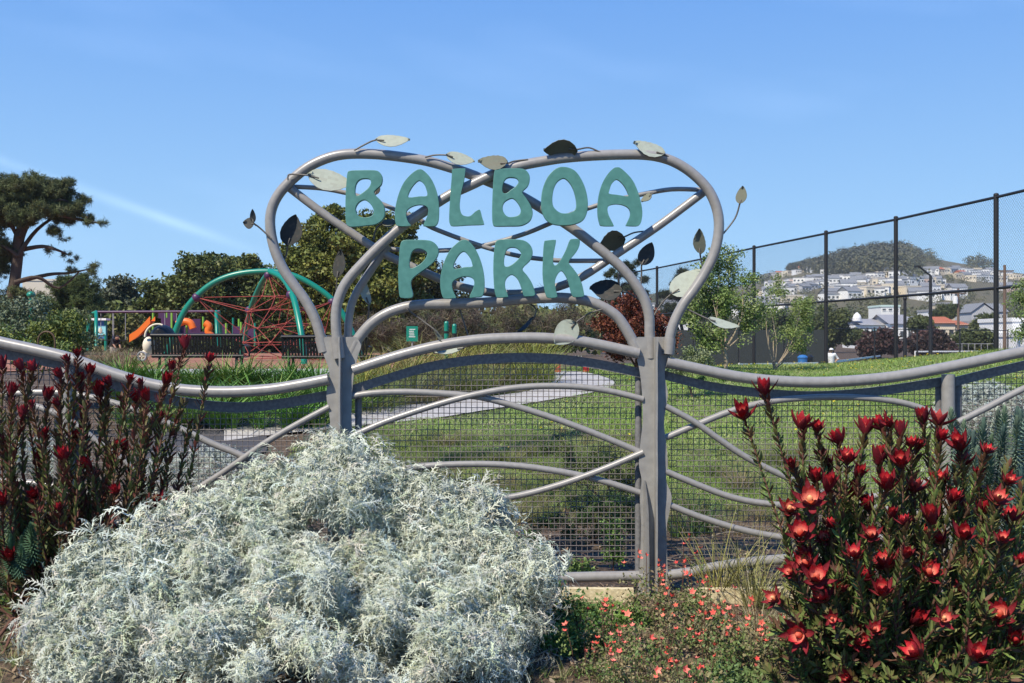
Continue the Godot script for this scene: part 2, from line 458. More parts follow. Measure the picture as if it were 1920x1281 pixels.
func letters(g: Node):
	letter(g, "b", 640, 300, [150,190,350,180,560,180,660,200,720,270,735,350,715,440,660,500,585,572,620,640,700,720,760,820,780,920,765,1030,700,1110,600,1160,450,1180,250,1200,130,1190,80,1120,70,900,75,600,90,380,105,240],
		[[410,335,500,345,530,400,490,490,400,570,290,640,250,620,245,520,270,420,330,355], [410,715,500,770,560,850,580,930,540,1000,430,1030,320,1010,265,940,255,860,310,765]])
	letter(g, "a", 640, 300, [1400,165,1460,180,1560,270,1640,390,1700,540,1740,720,1750,900,1740,1080,1700,1170,1640,1190,1490,1185,1470,1160,1540,1000,1555,880,1500,820,1390,805,1270,835,1180,900,1160,990,1195,1110,1240,1180,1020,1185,970,1130,955,950,985,760,1040,570,1120,400,1230,270,1330,190],
		[[1400,370,1470,420,1520,520,1535,640,1400,650,1210,670,1205,600,1270,480,1340,400]])
	letter(g, "l", 830, 300, [190,160,390,150,405,180,380,380,330,580,305,760,310,880,350,980,430,1010,500,1000,580,930,650,890,680,920,710,1040,740,1130,710,1160,450,1170,190,1185,130,1150,115,1050,125,800,140,560,160,330,165,200], [])
	letter(g, "b", 830, 300, [960,160,1150,150,1380,150,1490,180,1555,270,1560,380,1520,480,1430,575,1480,660,1560,780,1610,900,1610,1000,1570,1090,1490,1150,1380,1185,1150,1190,950,1190,900,1150,885,1000,890,700,905,400,925,220],
		[[1220,315,1320,330,1360,390,1310,470,1230,530,1140,595,1080,580,1070,500,1100,390,1150,330], [1250,690,1320,740,1380,830,1400,910,1370,980,1280,1015,1170,1015,1100,950,1075,860,1100,770,1170,715]])
	letter(g, "o", 1010, 300, [440,120,540,135,650,190,740,300,820,460,870,640,885,820,860,970,800,1080,690,1140,560,1170,400,1175,250,1150,140,1080,70,960,45,820,55,600,100,430,170,290,270,180,360,130],
		[[440,330,520,370,600,480,650,620,675,760,665,870,600,930,500,955,390,945,290,870,250,780,250,640,280,500,340,390]])
	letter(g, "a", 1010, 300, [1410,130,1470,145,1580,240,1690,370,1770,540,1830,740,1860,920,1850,1060,1820,1150,1760,1185,1590,1180,1570,1160,1630,1030,1645,940,1610,860,1520,810,1400,790,1280,810,1235,870,1250,970,1290,1060,1345,1170,1320,1185,1130,1180,1090,1130,1060,980,1060,780,1090,580,1150,400,1240,250,1340,150],
		[[1400,350,1460,380,1540,470,1600,590,1600,650,1420,625,1270,605,1265,560,1300,450,1350,380]])
	letter(g, "p", 735, 436, [200,140,400,130,620,135,730,165,810,240,835,340,810,440,740,540,620,640,480,740,380,820,340,900,350,1000,375,1100,365,1160,320,1180,170,1175,130,1120,115,950,110,700,125,450,145,230],
		[[470,290,560,310,630,370,600,460,520,550,410,620,330,640,310,590,320,480,350,370,400,310]])
	letter(g, "a", 735, 436, [1290,130,1350,140,1450,230,1540,380,1610,570,1650,760,1660,930,1650,1060,1610,1150,1500,1165,1400,1175,1400,1120,1450,1010,1475,900,1450,830,1370,795,1260,800,1150,840,1085,900,1080,990,1110,1080,1150,1170,1100,1185,950,1190,900,1140,865,980,870,780,910,600,970,440,1050,300,1150,200,1230,140],
		[[1290,345,1350,390,1410,480,1435,560,1430,610,1300,620,1160,650,1110,640,1105,590,1150,480,1220,380]])
	letter(g, "r", 905, 436, [290,130,450,120,640,125,760,150,850,220,895,320,890,420,840,520,715,650,790,760,870,880,920,1000,940,1100,920,1140,800,1150,740,1140,710,1050,670,930,620,830,530,760,450,800,405,880,405,980,430,1060,460,1150,420,1165,270,1170,230,1120,205,980,190,700,195,450,215,250,240,160],
		[[530,270,620,290,690,370,660,450,570,540,480,600,410,610,385,560,390,450,420,340,460,290]])
	letter(g, "k", 905, 436, [1130,145,1290,130,1315,160,1290,300,1270,420,1265,540,1300,590,1370,530,1450,400,1510,270,1560,140,1610,115,1710,115,1745,150,1730,250,1680,350,1590,460,1545,540,1620,640,1720,780,1780,920,1810,1050,1820,1130,1790,1155,1650,1160,1600,1120,1560,980,1520,850,1470,750,1410,690,1340,760,1300,860,1300,950,1325,1080,1335,1160,1200,1175,1140,1140,1100,980,1075,750,1080,500,1090,280,1105,170], [])
func copper_leaf(g: Node, bx: float, by: float, tx: float, ty: float, w: float, roll: float, stem: Array, tone: int, d := 6.56, dz := 0.0):
	# a hammered sheet leaf with a folded midrib; tone 0 pale verdigris, 1 dark bronze, 2 in between
	var a := P(bx, by, d); var b := P(tx, ty, d + dz)
	var ax := (b - a); var L := ax.length(); ax = ax.normalized()
	var side := ax.cross(Vector3.BACK).normalized()
	side = side.rotated(ax, roll if ax.x < 0.0 else -roll); var up := side.cross(ax).normalized()
	var hw := w * d / F / 2.0
	var base: Color = [Color(0.33, 0.37, 0.31), Color(0.030, 0.032, 0.028), Color(0.13, 0.14, 0.10)][tone]
	var mb := MB.new(); var nu := 12; var nv := 8
	var fn := func(u: float, v: float, off: float) -> Vector3:
		var wd := hw * pow(sin(PI * pow(u, 0.8)), 0.75) * (1.0 if u < 0.98 else 0.3)
		var lift := -0.18 * hw * absf(v) * 2.0 + 0.10 * L * sin(u * PI) + 0.035 * hw * sin(u * 40.0 - absf(v) * 9.0) * absf(v)
		return a + ax * (u * L) + side * (v * wd) + up * (-lift + off)
	for s in [0.0, -0.004]:
		for i in nu:
			for j in nv:
				var u0 := float(i) / nu; var u1 := float(i + 1) / nu
				var v0 := -1.0 + 2.0 * j / nv; var v1 := -1.0 + 2.0 * (j + 1) / nv
				var A: Vector3 = fn.call(u0, v0, s); var B: Vector3 = fn.call(u1, v0, s); var C: Vector3 = fn.call(u1, v1, s); var D: Vector3 = fn.call(u0, v1, s)
				var f := rf(0.94, 1.05)
				mb.col = base * f if rng.randf() > 0.10 else base.lerp(Color(0.16, 0.12, 0.08), 0.15)
				mb.quad(A, B, C, D, (up if s == 0.0 else -up) * 1.0)
	for v in [-1.0, 1.0]:                       # the sheet's edges
		for i in nu:
			var A: Vector3 = fn.call(float(i) / nu, v, 0.0); var B: Vector3 = fn.call(float(i + 1) / nu, v, 0.0)
			mb.quad(A, B, B - up * 0.004, A - up * 0.004)
	mb.col = base * 0.8
	var o := part(g, "copper_leaf", mb, M.copper)
	o.set_meta("label", ["pale verdigris copper leaf", "dark bronze copper leaf", "dull green copper leaf"][tone])
	var sp := [a + ax * L * 0.25 - up * 0.003]
	sp.append(a)
	for i in range(0, stem.size(), 2): sp.append(P(stem[i], stem[i + 1], d + 0.02))
	var st := MB.new(); st.tube(smooth(sp, 4), 0.0055, 7)
	part(o, "stem", st, M.stem)
func edge_plate(mb: MB, le: Array, ri: Array, thick: float, basis: Callable):   # a plate between two wavy edges, given as height and offset
	var a := smooth(le, 5); var b := smooth(ri, 5)
	for i in a.size() - 1:
		for s in [0, 1]:
			var z := thick / 2.0 * (1 if s == 0 else -1)
			var q := [basis.call(a[i].x, a[i].y, z), basis.call(a[i + 1].x, a[i + 1].y, z), basis.call(b[i + 1].x, b[i + 1].y, z), basis.call(b[i].x, b[i].y, z)]
			mb.quad(q[0], q[1], q[2], q[3], (basis.call(0, 0, z * 2) - basis.call(0, 0, 0)).normalized())
		for e in [[a, -1.0], [b, 1.0]]:
			var p: Vector2 = e[0][i]; var p2: Vector2 = e[0][i + 1]; var z := thick / 2.0
			mb.quad(basis.call(p.x, p.y, z), basis.call(p2.x, p2.y, z), basis.call(p2.x, p2.y, -z), basis.call(p.x, p.y, -z), (basis.call(e[1], 0, 0) - basis.call(0, 0, 0)).normalized())
	for e in [0, a.size() - 1]:
		var z := thick / 2.0
		mb.quad(basis.call(a[e].x, a[e].y, z), basis.call(b[e].x, b[e].y, z), basis.call(b[e].x, b[e].y, -z), basis.call(a[e].x, a[e].y, -z))
func tree_post(g: Node, cx: float, flip: float):
	# crossed steel plates with wavy edges, like a tree trunk; pixel offsets from the middle of the post
	var ys := [632, 648, 668, 700, 740, 790, 830, 870, 900, 930, 960, 990, 1050, 1126]
	var lo := [-30, -39, -33, -26, -22, -21, -25, -28, -23, -26, -25, -24, -26, -31]
	var hi := [29, 36, 30, 20, 26, 19, 23, 26, 23, 33, 29, 24, 25, 30]
	var le := []; var ri := []
	for i in ys.size():
		var y: float = EYE - (ys[i] - 640.5) * GD / F
		var l: float = lo[i]; var r: float = hi[i]
		if flip < 0: l = -hi[i]; r = -lo[i]
		le.append(Vector2(l * GD / F, y)); ri.append(Vector2(r * GD / F, y))
	var x0 := (cx - 960.0) * GD / F
	var post := thing_part(g, "trunk_post")
	var mb := MB.new(); edge_plate(mb, le, ri, 0.012, func(x, y, z): return Vector3(x0 + x, y, -GD + z))
	part(post, "face_plate", mb, M.plate)
	var off := 0.008                                    # the fin towards the path and the one behind
	for s in [1.0, -1.0]:
		var l2 := []; var r2 := []
		for i in ys.size():
			var y: float = EYE - (ys[i] - 640.5) * GD / F
			l2.append(Vector2(0.0065, y)); r2.append(Vector2(0.085 + 0.006 * sin(i * 1.9) + (0.02 if i < 2 else 0.0), y))
		var fb := MB.new(); edge_plate(fb, l2, r2, 0.011, func(x, y, z): return Vector3(x0 + off + z, y, -GD + x * s))
		part(post, "fin", fb, M.plate)
	var l3 := []; var r3 := []                          # a short flaring fin low on the near side
	for i in range(8, ys.size()):
		var y: float = EYE - (ys[i] - 640.5) * GD / F
		l3.append(Vector2(0.0065, y)); r3.append(Vector2(0.0075 + 0.068 * sm(895.0, 960.0, ys[i]) + 0.006 * sin(i * 1.7), y))
	var k := MB.new(); edge_plate(k, l3, r3, 0.011, func(x, y, z): return Vector3(x0 - 0.066 + z + x * 0.25, y, -GD + x))
	part(post, "fin", k, M.plate)
	var wl := MB.new(); wl.box(Vector3(x0, EYE - (1125 - 640.5) * GD / F + 0.008, -GD), Vector3(0.26, 0.016, 0.24))
	part(post, "base_plate", wl, M.plate)
func thing_part(g: Node, called: String) -> Node3D:
	var o := Node3D.new(); o.name = called; g.add_child(o, true); return o
func flat_bar(g: Node, flat: Array, hpx: float, d: float):
	var pts := gpts(V2(flat), d, 6); var mb := MB.new(); var h := hpx * d / F / 2.0; var t := 0.012
	for i in pts.size() - 1:
		var a: Vector3 = pts[i]; var b: Vector3 = pts[i + 1]; var u := Vector3(0, h, 0); var z := Vector3(0, 0, t)
		mb.quad(a + u + z, b + u + z, b - u + z, a - u + z, Vector3.BACK); mb.quad(a + u - z, b + u - z, b - u - z, a - u - z, Vector3.FORWARD)
		mb.quad(a + u + z, b + u + z, b + u - z, a + u - z, Vector3.UP); mb.quad(a - u + z, b - u + z, b - u - z, a - u - z, Vector3.DOWN)
	part(g, "frame_bar", mb, M.bar)
func wire_panel(g: Node, x0: float, x1: float, bar: Array, bottom: float, d: float):
	var top := smooth(V2(bar), 8); var mb := MB.new(); var r := 0.0024; var pitch := 10.35
	var ty := func(x: float) -> float:
		for i in top.size() - 1:
			if (top[i].x <= x and x <= top[i + 1].x): return lerpf(top[i].y, top[i + 1].y, (x - top[i].x) / maxf(top[i + 1].x - top[i].x, 0.001))
		return top[0].y if x < top[0].x else top[-1].y
	var x := x0 + pitch / 2
	while x < x1:
		mb.tube([P(x, ty.call(x), d), P(x, bottom, d)], r, 4, false); x += pitch
	var y := bottom
	while y > 600:
		var s := -1.0; x = x0
		while x <= x1:
			var ok: bool = y > ty.call(x)
			if ok and s < 0: s = x
			if s >= 0 and (not ok or x + 2 > x1):
				if x - s > 4: mb.tube([P(s, y, d - 0.004), P(x, y, d - 0.004)], r, 4, false)
				s = -1.0
			x += 2
		y -= pitch
	var o := part(g, "wire_mesh", mb, M.wire); o.set_meta("kind", "stuff")
func gateway():
	var base := P(932, 1121, GD); base.y = 0
	var g := thing("park_gateway_sign", "grey steel tubing gateway with copper leaves and teal letters reading BALBOA PARK", "park sign", base)
	tree_post(g, 638, -1.0); tree_post(g, 1226, 1.0)
	var t1 := [606,652, 600,628, 590,597, 572,563, 550,533, 530,503, 515,468, 507,430, 508,398, 519,370, 540,344, 575,315, 612,297, 650,289, 700,289, 750,294, 800,302, 850,316, 885,328, 920,342, 960,359, 1000,381, 1040,406, 1080,433, 1110,456, 1140,480, 1165,502, 1190,531, 1208,561, 1217,592, 1218,625, 1219,668]
	gtube(g, "loop_tube", t1, 6.625, 9.6, M.steel)
	var t2 := [1254,660, 1257,628, 1267,598, 1283,568, 1301,544, 1321,513, 1338,478, 1347,440, 1347,405, 1337,372, 1320,346, 1290,319, 1255,300, 1215,291, 1165,290, 1110,292, 1060,296, 1020,302, 970,312, 925,327, 885,346, 850,362, 820,380, 790,400, 760,420, 735,440, 707,466, 680,494, 655,522, 640,547, 631,578, 630,615, 635,668]
	gtube(g, "loop_tube", t2, 6.575, 9.6, M.steel)
	gtube(g, "cross_tube", [541,351, 600,396, 655,434, 710,470, 745,488, 810,517, 862,537, 915,548, 960,551, 1010,547, 1055,535, 1095,517, 1160,474, 1230,427, 1280,390, 1321,359], 6.66, 8.0, M.steel)
	gtube(g, "arch_tube", [657,662, 671,636, 695,608, 725,588, 760,576, 800,571, 860,570, 920,567, 970,562, 1020,559, 1060,559, 1107,566, 1150,588, 1173,616, 1199,664], 6.63, 10.0, M.steel)
	gtube(g, "branch_tube", [656,665, 653,630, 654,602, 659,572, 670,546, 688,518, 708,488, 728,460], 6.655, 7.5, M.steel)
	gtube(g, "thin_rod", [546,350, 600,353, 645,361, 690,373, 722,385, 755,399, 787,412, 810,427, 875,452, 925,468, 973,480, 1018,486, 1060,489, 1130,489], 6.68, 4.4, M.steel, 8)
	gtube(g, "thin_rod", [1316,356, 1260,355, 1206,364, 1150,376, 1108,389, 1065,404, 1029,420, 979,440, 905,461, 845,469, 780,470, 742,468, 716,466], 6.69, 4.4, M.steel, 8)
	for s in [[[608,660, 601,632], 6.625], [[656,666, 669,640], 6.63], [[1201,668, 1186,638], 6.63], [[1253,664, 1256,634], 6.575], [[636,672, 631,632], 6.575], [[1219,672, 1218,632], 6.625]]:
		gtube(g, "sleeve", s[0], s[1], 11.2, M.steel)
	letters(g)
	copper_leaf(g, 704,263, 769,263, 25, 0.35, [690,268, 664,282], 0)
	copper_leaf(g, 836,291, 890,304, 25, 0.3, [815,291, 797,295], 0)
	copper_leaf(g, 952,306, 896,304, 34, 0.5, [965,302, 990,299], 2, 6.53)
	copper_leaf(g, 1083,280, 1019,279, 42, -0.75, [1105,277, 1128,287], 2, 6.53)
	copper_leaf(g, 1246,290, 1187,268, 33, 0.5, [1262,299, 1280,312], 0, 6.54)
	copper_leaf(g, 577,329, 660,348, 42, 0.3, [555,327, 541,328, 540,338], 0, 6.55)
	copper_leaf(g, 477,420, 456,418, 22, 0.2, [490,430, 509,448], 1)
	copper_leaf(g, 475,418, 473,392, 11, 0.4, [478,421, 480,423], 1)
	copper_leaf(g, 539,461, 556,403, 42, 0.1, [536,480, 524,507], 1, 6.7)
	copper_leaf(g, 632,522, 640,468, 25, 0.3, [631,545, 634,570], 1, 6.75)
	copper_leaf(g, 691,572, 677,514, 24, 0.9, [690,600, 681,640], 0, 6.7)
	copper_leaf(g, 703,366, 710,344, 14, 0.3, [705,372, 712,384], 1, 6.66)
	copper_leaf(g, 716,420, 745,418, 22, 0.7, [705,430, 700,450], 2, 6.68)
	copper_leaf(g, 1171,444, 1122,458, 46, -0.7, [1190,436, 1215,433, 1222,430], 2, 6.7)
	copper_leaf(g, 1203,498, 1223,455, 30, 0.2, [1203,512, 1202,540], 1, 6.7)
	copper_leaf(g, 1313,477, 1310,429, 26, 0.3, [1316,494, 1322,513], 2, 6.68)
	copper_leaf(g, 1257,553, 1322,508, 46, 0.35, [1240,570, 1226,592], 0, 6.6)
	copper_leaf(g, 1387,383, 1394,349, 21, 0.5, [1378,410, 1354,441], 2)
	copper_leaf(g, 1166,547, 1105,542, 46, 0.5, [1180,550, 1198,562], 1, 6.7)
	copper_leaf(g, 1001,596, 968,626, 20, 1.2, [1005,580, 990,566], 1, 6.7)
	copper_leaf(g, 1081,604, 1040,646, 44, 0.1, [1092,596, 1106,587, 1130,580], 0, 6.56)
	copper_leaf(g, 1327,598, 1387,614, 21, 0.7, [1305,588, 1280,576], 0, 6.55)
	copper_leaf(g, 813,617, 843,650, 12, 1.0, [790,600, 760,578], 2, 6.56)
	copper_leaf(g, 1222,364, 1203,379, 18, 0.8, [1232,360, 1245,357], 2, 6.66)
	copper_leaf(g, 872,651, 812,662, 15, 1.0, [880,640, 860,575], 0, 6.72)
	# panel between the posts
	gtube(g, "top_rail", [662,694, 720,675, 780,658, 840,645, 900,637, 960,634, 1020,634, 1080,639, 1130,648, 1198,663], 6.58, 10.3, M.steel)
	var bar := [655,733, 720,712, 800,689, 880,676, 960,671, 1040,673, 1120,683, 1208,701]
	flat_bar(g, bar, 18, 6.66)
	gtube(g, "wave_rod", [660,743, 700,737, 760,735, 830,738, 900,745, 960,760, 1040,785, 1120,815, 1205,850], 6.63, 6.2, M.steel, 10)
	gtube(g, "wave_rod", [660,818, 720,792, 790,768, 850,750, 900,738, 960,728, 1020,724, 1090,726, 1150,735, 1206,749], 6.60, 6.2, M.steel, 10)
	gtube(g, "wave_rod", [650,925, 690,900, 720,888, 780,876, 850,871, 930,871, 1000,877, 1080,890, 1140,905, 1206,926], 6.63, 6.2, M.steel, 10)
	gtube(g, "wave_rod", [655,880, 720,912, 780,930, 850,939, 900,940, 970,930, 1040,912, 1110,888, 1160,868, 1206,848], 6.60, 6.2, M.steel, 10)
	gtube(g, "bottom_rail", [650,1095, 800,1090, 1000,1084, 1205,1080], 6.62, 9.5, M.steel)
	gtube(g, "frame_upright", [672,725, 672,1090], 6.685, 6.5, M.bar, 8)
	gtube(g, "frame_upright", [1197,700, 1197,1085], 6.685, 6.5, M.bar, 8)
	wire_panel(g, 672, 1197, bar, 1044, 6.70)

func fence_panels():
	var a := thing("wave_fence", "grey steel fence of curved rails meeting the gateway behind the tall dark-red shrub", "fence", on(300, GD))
	gtube(a, "top_rail", [-420,560, -250,585, -100,617, 0,642, 60,655, 130,672, 200,697, 270,718, 340,731, 420,735, 500,731, 560,722, 616,711], 6.58, 11, M.steel)
	var b1 := [-420,590, -250,612, -100,640, 0,662, 60,672, 130,689, 200,716, 280,741, 360,757, 440,764, 520,758, 618,741]
	flat_bar(a, b1, 19, 6.66)
	gtube(a, "wave_rod", [-200,760, -80,752, 0,742, 60,736, 130,738, 200,752, 270,775, 340,805, 400,833, 460,858, 540,905, 618,955], 6.63, 6.2, M.steel, 10)
	gtube(a, "wave_rod", [618,763, 560,794, 500,829, 450,864, 400,898, 330,940, 270,968, 200,985, 100,995], 6.60, 6.2, M.steel, 10)
	gtube(a, "wave_rod", [60,760, 120,782, 178,825, 220,855, 261,887, 309,914, 356,930, 420,940, 520,935, 618,905], 6.61, 6.2, M.steel, 10)
	gtube(a, "wave_rod", [-200,915, -80,905, 0,903, 60,906, 130,917, 200,938, 270,955, 340,985, 420,1020], 6.64, 6.2, M.steel, 10)
	gtube(a, "bottom_rail", [-300,1085, 0,1090, 300,1092, 618,1090], 6.62, 9.5, M.steel)
	gtube(a, "post", [127,688, 127,1124], 6.62, 12, M.steel, 14)
	gtube(a, "frame_upright", [108,690, 108,1085], 6.685, 6.5, M.bar, 8); gtube(a, "frame_upright", [146,700, 146,1085], 6.685, 6.5, M.bar, 8)
	wire_panel(a, -420, 612, b1, 1044, 6.70)
	var c := thing("wave_fence", "grey steel fence of curved rails sagging between the gateway and a round post, lawn behind", "fence", on(1500, GD))
	gtube(c, "top_rail", [1250,679, 1310,692, 1380,706, 1450,714, 1530,717, 1600,714, 1680,706, 1760,692, 1830,678, 1920,659, 2000,641, 2120,620, 2300,598], 6.58, 10.5, M.steel)
	var b2 := [1240,702, 1320,722, 1400,734, 1500,742, 1580,740, 1660,732, 1765,716]
	flat_bar(c, b2, 17, 6.66)
	var b3 := [1790,716, 1850,701, 1920,685, 2000,665, 2120,645, 2300,622]
	flat_bar(c, b3, 17, 6.66)
	gtube(c, "wave_rod", [1248,762, 1300,790, 1350,825, 1400,858, 1470,893, 1560,930, 1660,955, 1765,965], 6.60, 6.2, M.steel, 10)
	gtube(c, "wave_rod", [1248,821, 1310,795, 1380,768, 1450,752, 1530,745, 1600,745, 1660,750, 1710,760, 1765,780], 6.63, 6.2, M.steel, 10)
	gtube(c, "wave_rod", [1248,884, 1310,910, 1370,932, 1430,944, 1500,948, 1600,940, 1700,915, 1765,895], 6.61, 6.2, M.steel, 10)
	gtube(c, "wave_rod", [1248,944, 1300,965, 1360,985, 1420,1000, 1490,1010, 1600,1012, 1765,1000], 6.62, 6.2, M.steel, 10)
	gtube(c, "wave_rod", [1796,792, 1850,765, 1920,729, 2000,700, 2100,690, 2300,700], 6.60, 6.2, M.steel, 10)
	gtube(c, "bottom_rail", [1250,1079, 1290,1074, 1350,1062, 1420,1053, 1490,1048, 1600,1046, 1765,1050], 6.62, 9.5, M.steel)
	gtube(c, "post", [1778,702, 1778,1124], 6.60, 12, M.steel, 16)
	gtube(c, "frame_upright", [1760,715, 1760,1085], 6.685, 6.5, M.bar, 8); gtube(c, "frame_upright", [1797,715, 1797,1085], 6.685, 6.5, M.bar, 8)
	wire_panel(c, 1254, 1760, b2, 1040, 6.70); wire_panel(c, 1798, 2300, b3, 1040, 6.70)
	var e := thing("edging_board", "pale weathered timber edging board lying along the foot of the steel fence", "edging", on(1380, 6.45))
	var mb := MB.new(); mb.box(P(1490, 1112, 6.42) + Vector3(0, -0.02, 0), Vector3(1.36, 0.11, 0.05), Basis(Vector3.UP, 0.05)); part(e, "board", mb, M.timber)
	var e2 := thing("edging_board", "short timber edging board on the ground between bush and gateway post", "edging", on(1110, 6.47))
	mb = MB.new(); mb.box(P(1090, 1116, 6.44), Vector3(0.66, 0.09, 0.05), Basis(Vector3.UP, -0.03)); part(e2, "board", mb, M.timber)

# ---------------------------------------------------------------- plants: small meshes that are copied
func leaf_blade(mb: MB, a: Vector3, dir: Vector3, side: Vector3, L: float, w: float, bend: Vector3, seg := 2, shape := 0.0):
	var p := a; var prev := 0.0
	var l := []; var r := []
	for i in seg + 1:
		var t := float(i) / seg
		var c := a + dir * (L * t) + bend * (L * t * t)
		var ww := w * 0.5 * (sin(PI * (0.12 + 0.86 * t)) if shape > 0.5 else (1.0 - 0.92 * t))
		l.append(c - side * ww); r.append(c + side * ww)
	for i in seg:
		mb.tri(l[i], r[i], r[i + 1])
		mb.tri(l[i], r[i + 1], l[i + 1])
func clump_broad(n: int, size: float, flat := 0.3) -> ArrayMesh:     # leaves through a ball of radius 1
	var mb := MB.new()
	for i in n:
		var c := rdir() * pow(rng.randf(), 0.45); c.y *= 0.8
		var nn := (c * 0.6 + rdir() * 0.8 + Vector3.UP * flat).normalized()
		var s := nn.cross(rdir()).normalized(); var t := nn.cross(s)
		var z := size * rf(0.7, 1.25); var f := rf(0.82, 1.18); mb.col = Color(f, f, f * 0.95)
		mb.tri(c - s * z, c - t * z * 0.55, c + s * z); mb.tri(c - s * z, c + s * z, c + t * z * 0.55)
	var m := mb.mesh(); m.surface_set_material(0, M.leaf); return m
func clump_needles(n: int, L: float, w: float) -> ArrayMesh:
	var mb := MB.new()
	for i in n:
		var c := rdir() * 0.5 * pow(rng.randf(), 0.5); c.y *= 0.55
		var d := (rdir() + Vector3.UP * 0.5).normalized(); var s := d.cross(rdir()).normalized()
		var f := rf(0.75, 1.25); mb.col = Color(f, f, f)
		mb.tri(c - s * w, c + s * w, c + d * L * rf(0.7, 1.2))
	var m := mb.mesh(); m.surface_set_material(0, M.dullleaf); return m
func clump_twigs(n: int, w: float) -> ArrayMesh:
	var mb := MB.new()
	for i in n:
		var a := Vector3(rf(-0.3, 0.3), rf(-0.5, 0.0), rf(-0.3, 0.3))
		var b := a + (rdir() + Vector3.UP * 0.7).normalized() * rf(0.6, 1.1)
		var s := (b - a).cross(rdir()).normalized() * w
		mb.tri(a - s, a + s, b)
		var c := a.lerp(b, 0.5); var e := c + (rdir() + (b - a)).normalized() * 0.4
		mb.tri(c - s * 0.6, c + s * 0.6, e)
	var m := mb.mesh(); m.surface_set_material(0, M.dullleaf); return m
func grass_tuft(n: int, h: float, w: float, spread: float, lean: float) -> ArrayMesh:
	var mb := MB.new()
	for i in n:
		var a := rf(0, TAU); var o := Vector3(cos(a), 0, sin(a))
		var f := rf(0.8, 1.2); mb.col = Color(f, f, f * 0.9)
		leaf_blade(mb, o * spread * rng.randf(), (Vector3.UP + o * lean * rf(0.1, 0.7)).normalized(), o.cross(Vector3.UP).rotated(Vector3.UP, rf(-0.8, 0.8)), h * rf(0.55, 1.1), w, (o * lean - Vector3.UP * 0.35 * lean) * rf(0.2, 0.9), 3)
	var m := mb.mesh(); m.surface_set_material(0, M.leaf); return m
func sprig() -> ArrayMesh:                                      # feathery silver shoot of drooping, finely cut fronds, about 12 cm
	var mb := MB.new()
	for i in 13:
		var t := (i + rng.randf()) / 13.0; var a := i * 2.4 + rf(-0.5, 0.5); var o := Vector3(cos(a), 0, sin(a)); var s := o.cross(Vector3.UP).rotated(o, rf(-0.9, 0.9))
		var root := Vector3(0, 0.01 + 0.10 * t, 0); var f := rf(0.8, 1.15); mb.col = Color(f, f, f * rf(0.95, 1.03))
		var dir := (o * (0.95 - 0.4 * t) + Vector3.UP * (0.25 + 0.6 * t)).normalized(); var bend := -Vector3.UP * rf(0.35, 0.95) + o * 0.15; var L := rf(0.05, 0.085)
		leaf_blade(mb, root, dir, s, L, 0.0046, bend, 3)
		for k in 8:
			var u := 0.25 + 0.72 * k / 7.0; var p := root + dir * (L * u) + bend * (L * u * u); var along := (dir + bend * 2.0 * u).normalized()
			var q := (along * 0.8 + s * (1.0 if k % 2 == 0 else -1.0) * rf(0.5, 0.9) + rdir() * 0.25).normalized(); var w := along.cross(q).cross(q).normalized() * 0.0023
			mb.tri(p - w, p + w, p + q * rf(0.012, 0.022) - Vector3.UP * 0.004)
	var m := mb.mesh(); m.surface_set_material(0, M.dullleaf); return m
func spurge_spike() -> ArrayMesh:                               # bottlebrush of narrow blue-green leaves, 1 high
	var mb := MB.new()
	mb.col = Color(0.9, 0.7, 0.6); mb.tube([Vector3.ZERO, Vector3(0, 0.95, 0)], 0.018, 5)
	for i in 190:
		var t := float(i) / 190; var a := i * 2.4; var o := Vector3(cos(a), 0, sin(a))
		var f := rf(0.8, 1.15); mb.col = Color(f, f, f)
		var L := 0.26 * (1.0 - 0.55 * pow(t, 3.0))
		leaf_blade(mb, Vector3(0, 0.12 + 0.86 * t, 0), (o * (1.0 - 0.75 * t * t) + Vector3.UP * (0.1 + 0.9 * t * t)).normalized(), o.cross(Vector3.UP), L, 0.034, -Vector3.UP * 0.25 * (1.0 - t), 2, 1.0)
	var m := mb.mesh(); m.surface_set_material(0, M.dullleaf); return m
func cone_leaf() -> ArrayMesh:                                  # one leathery leaf along +Y, 1 long
	var mb := MB.new()
	for s in [-1.0, 1.0]:
		for i in 4:
			var t0 := i / 4.0; var t1 := (i + 1) / 4.0
			var w0 := 0.14 * pow(sin(PI * (0.06 + 0.9 * t0)), 0.8); var w1 := 0.14 * pow(sin(PI * minf(0.06 + 0.94 * t1, 1.0)), 0.8)
			var b0 := Vector3(0, t0, 0.12 * t0 * t0); var b1 := Vector3(0, t1, 0.12 * t1 * t1)
			mb.tri(b0, b0 + Vector3(s * w0, 0, 0.03), b1 + Vector3(s * w1, 0, 0.03)); mb.tri(b0, b1 + Vector3(s * w1, 0, 0.03), b1)
	var m := mb.mesh(); m.surface_set_material(0, M.bract); return m
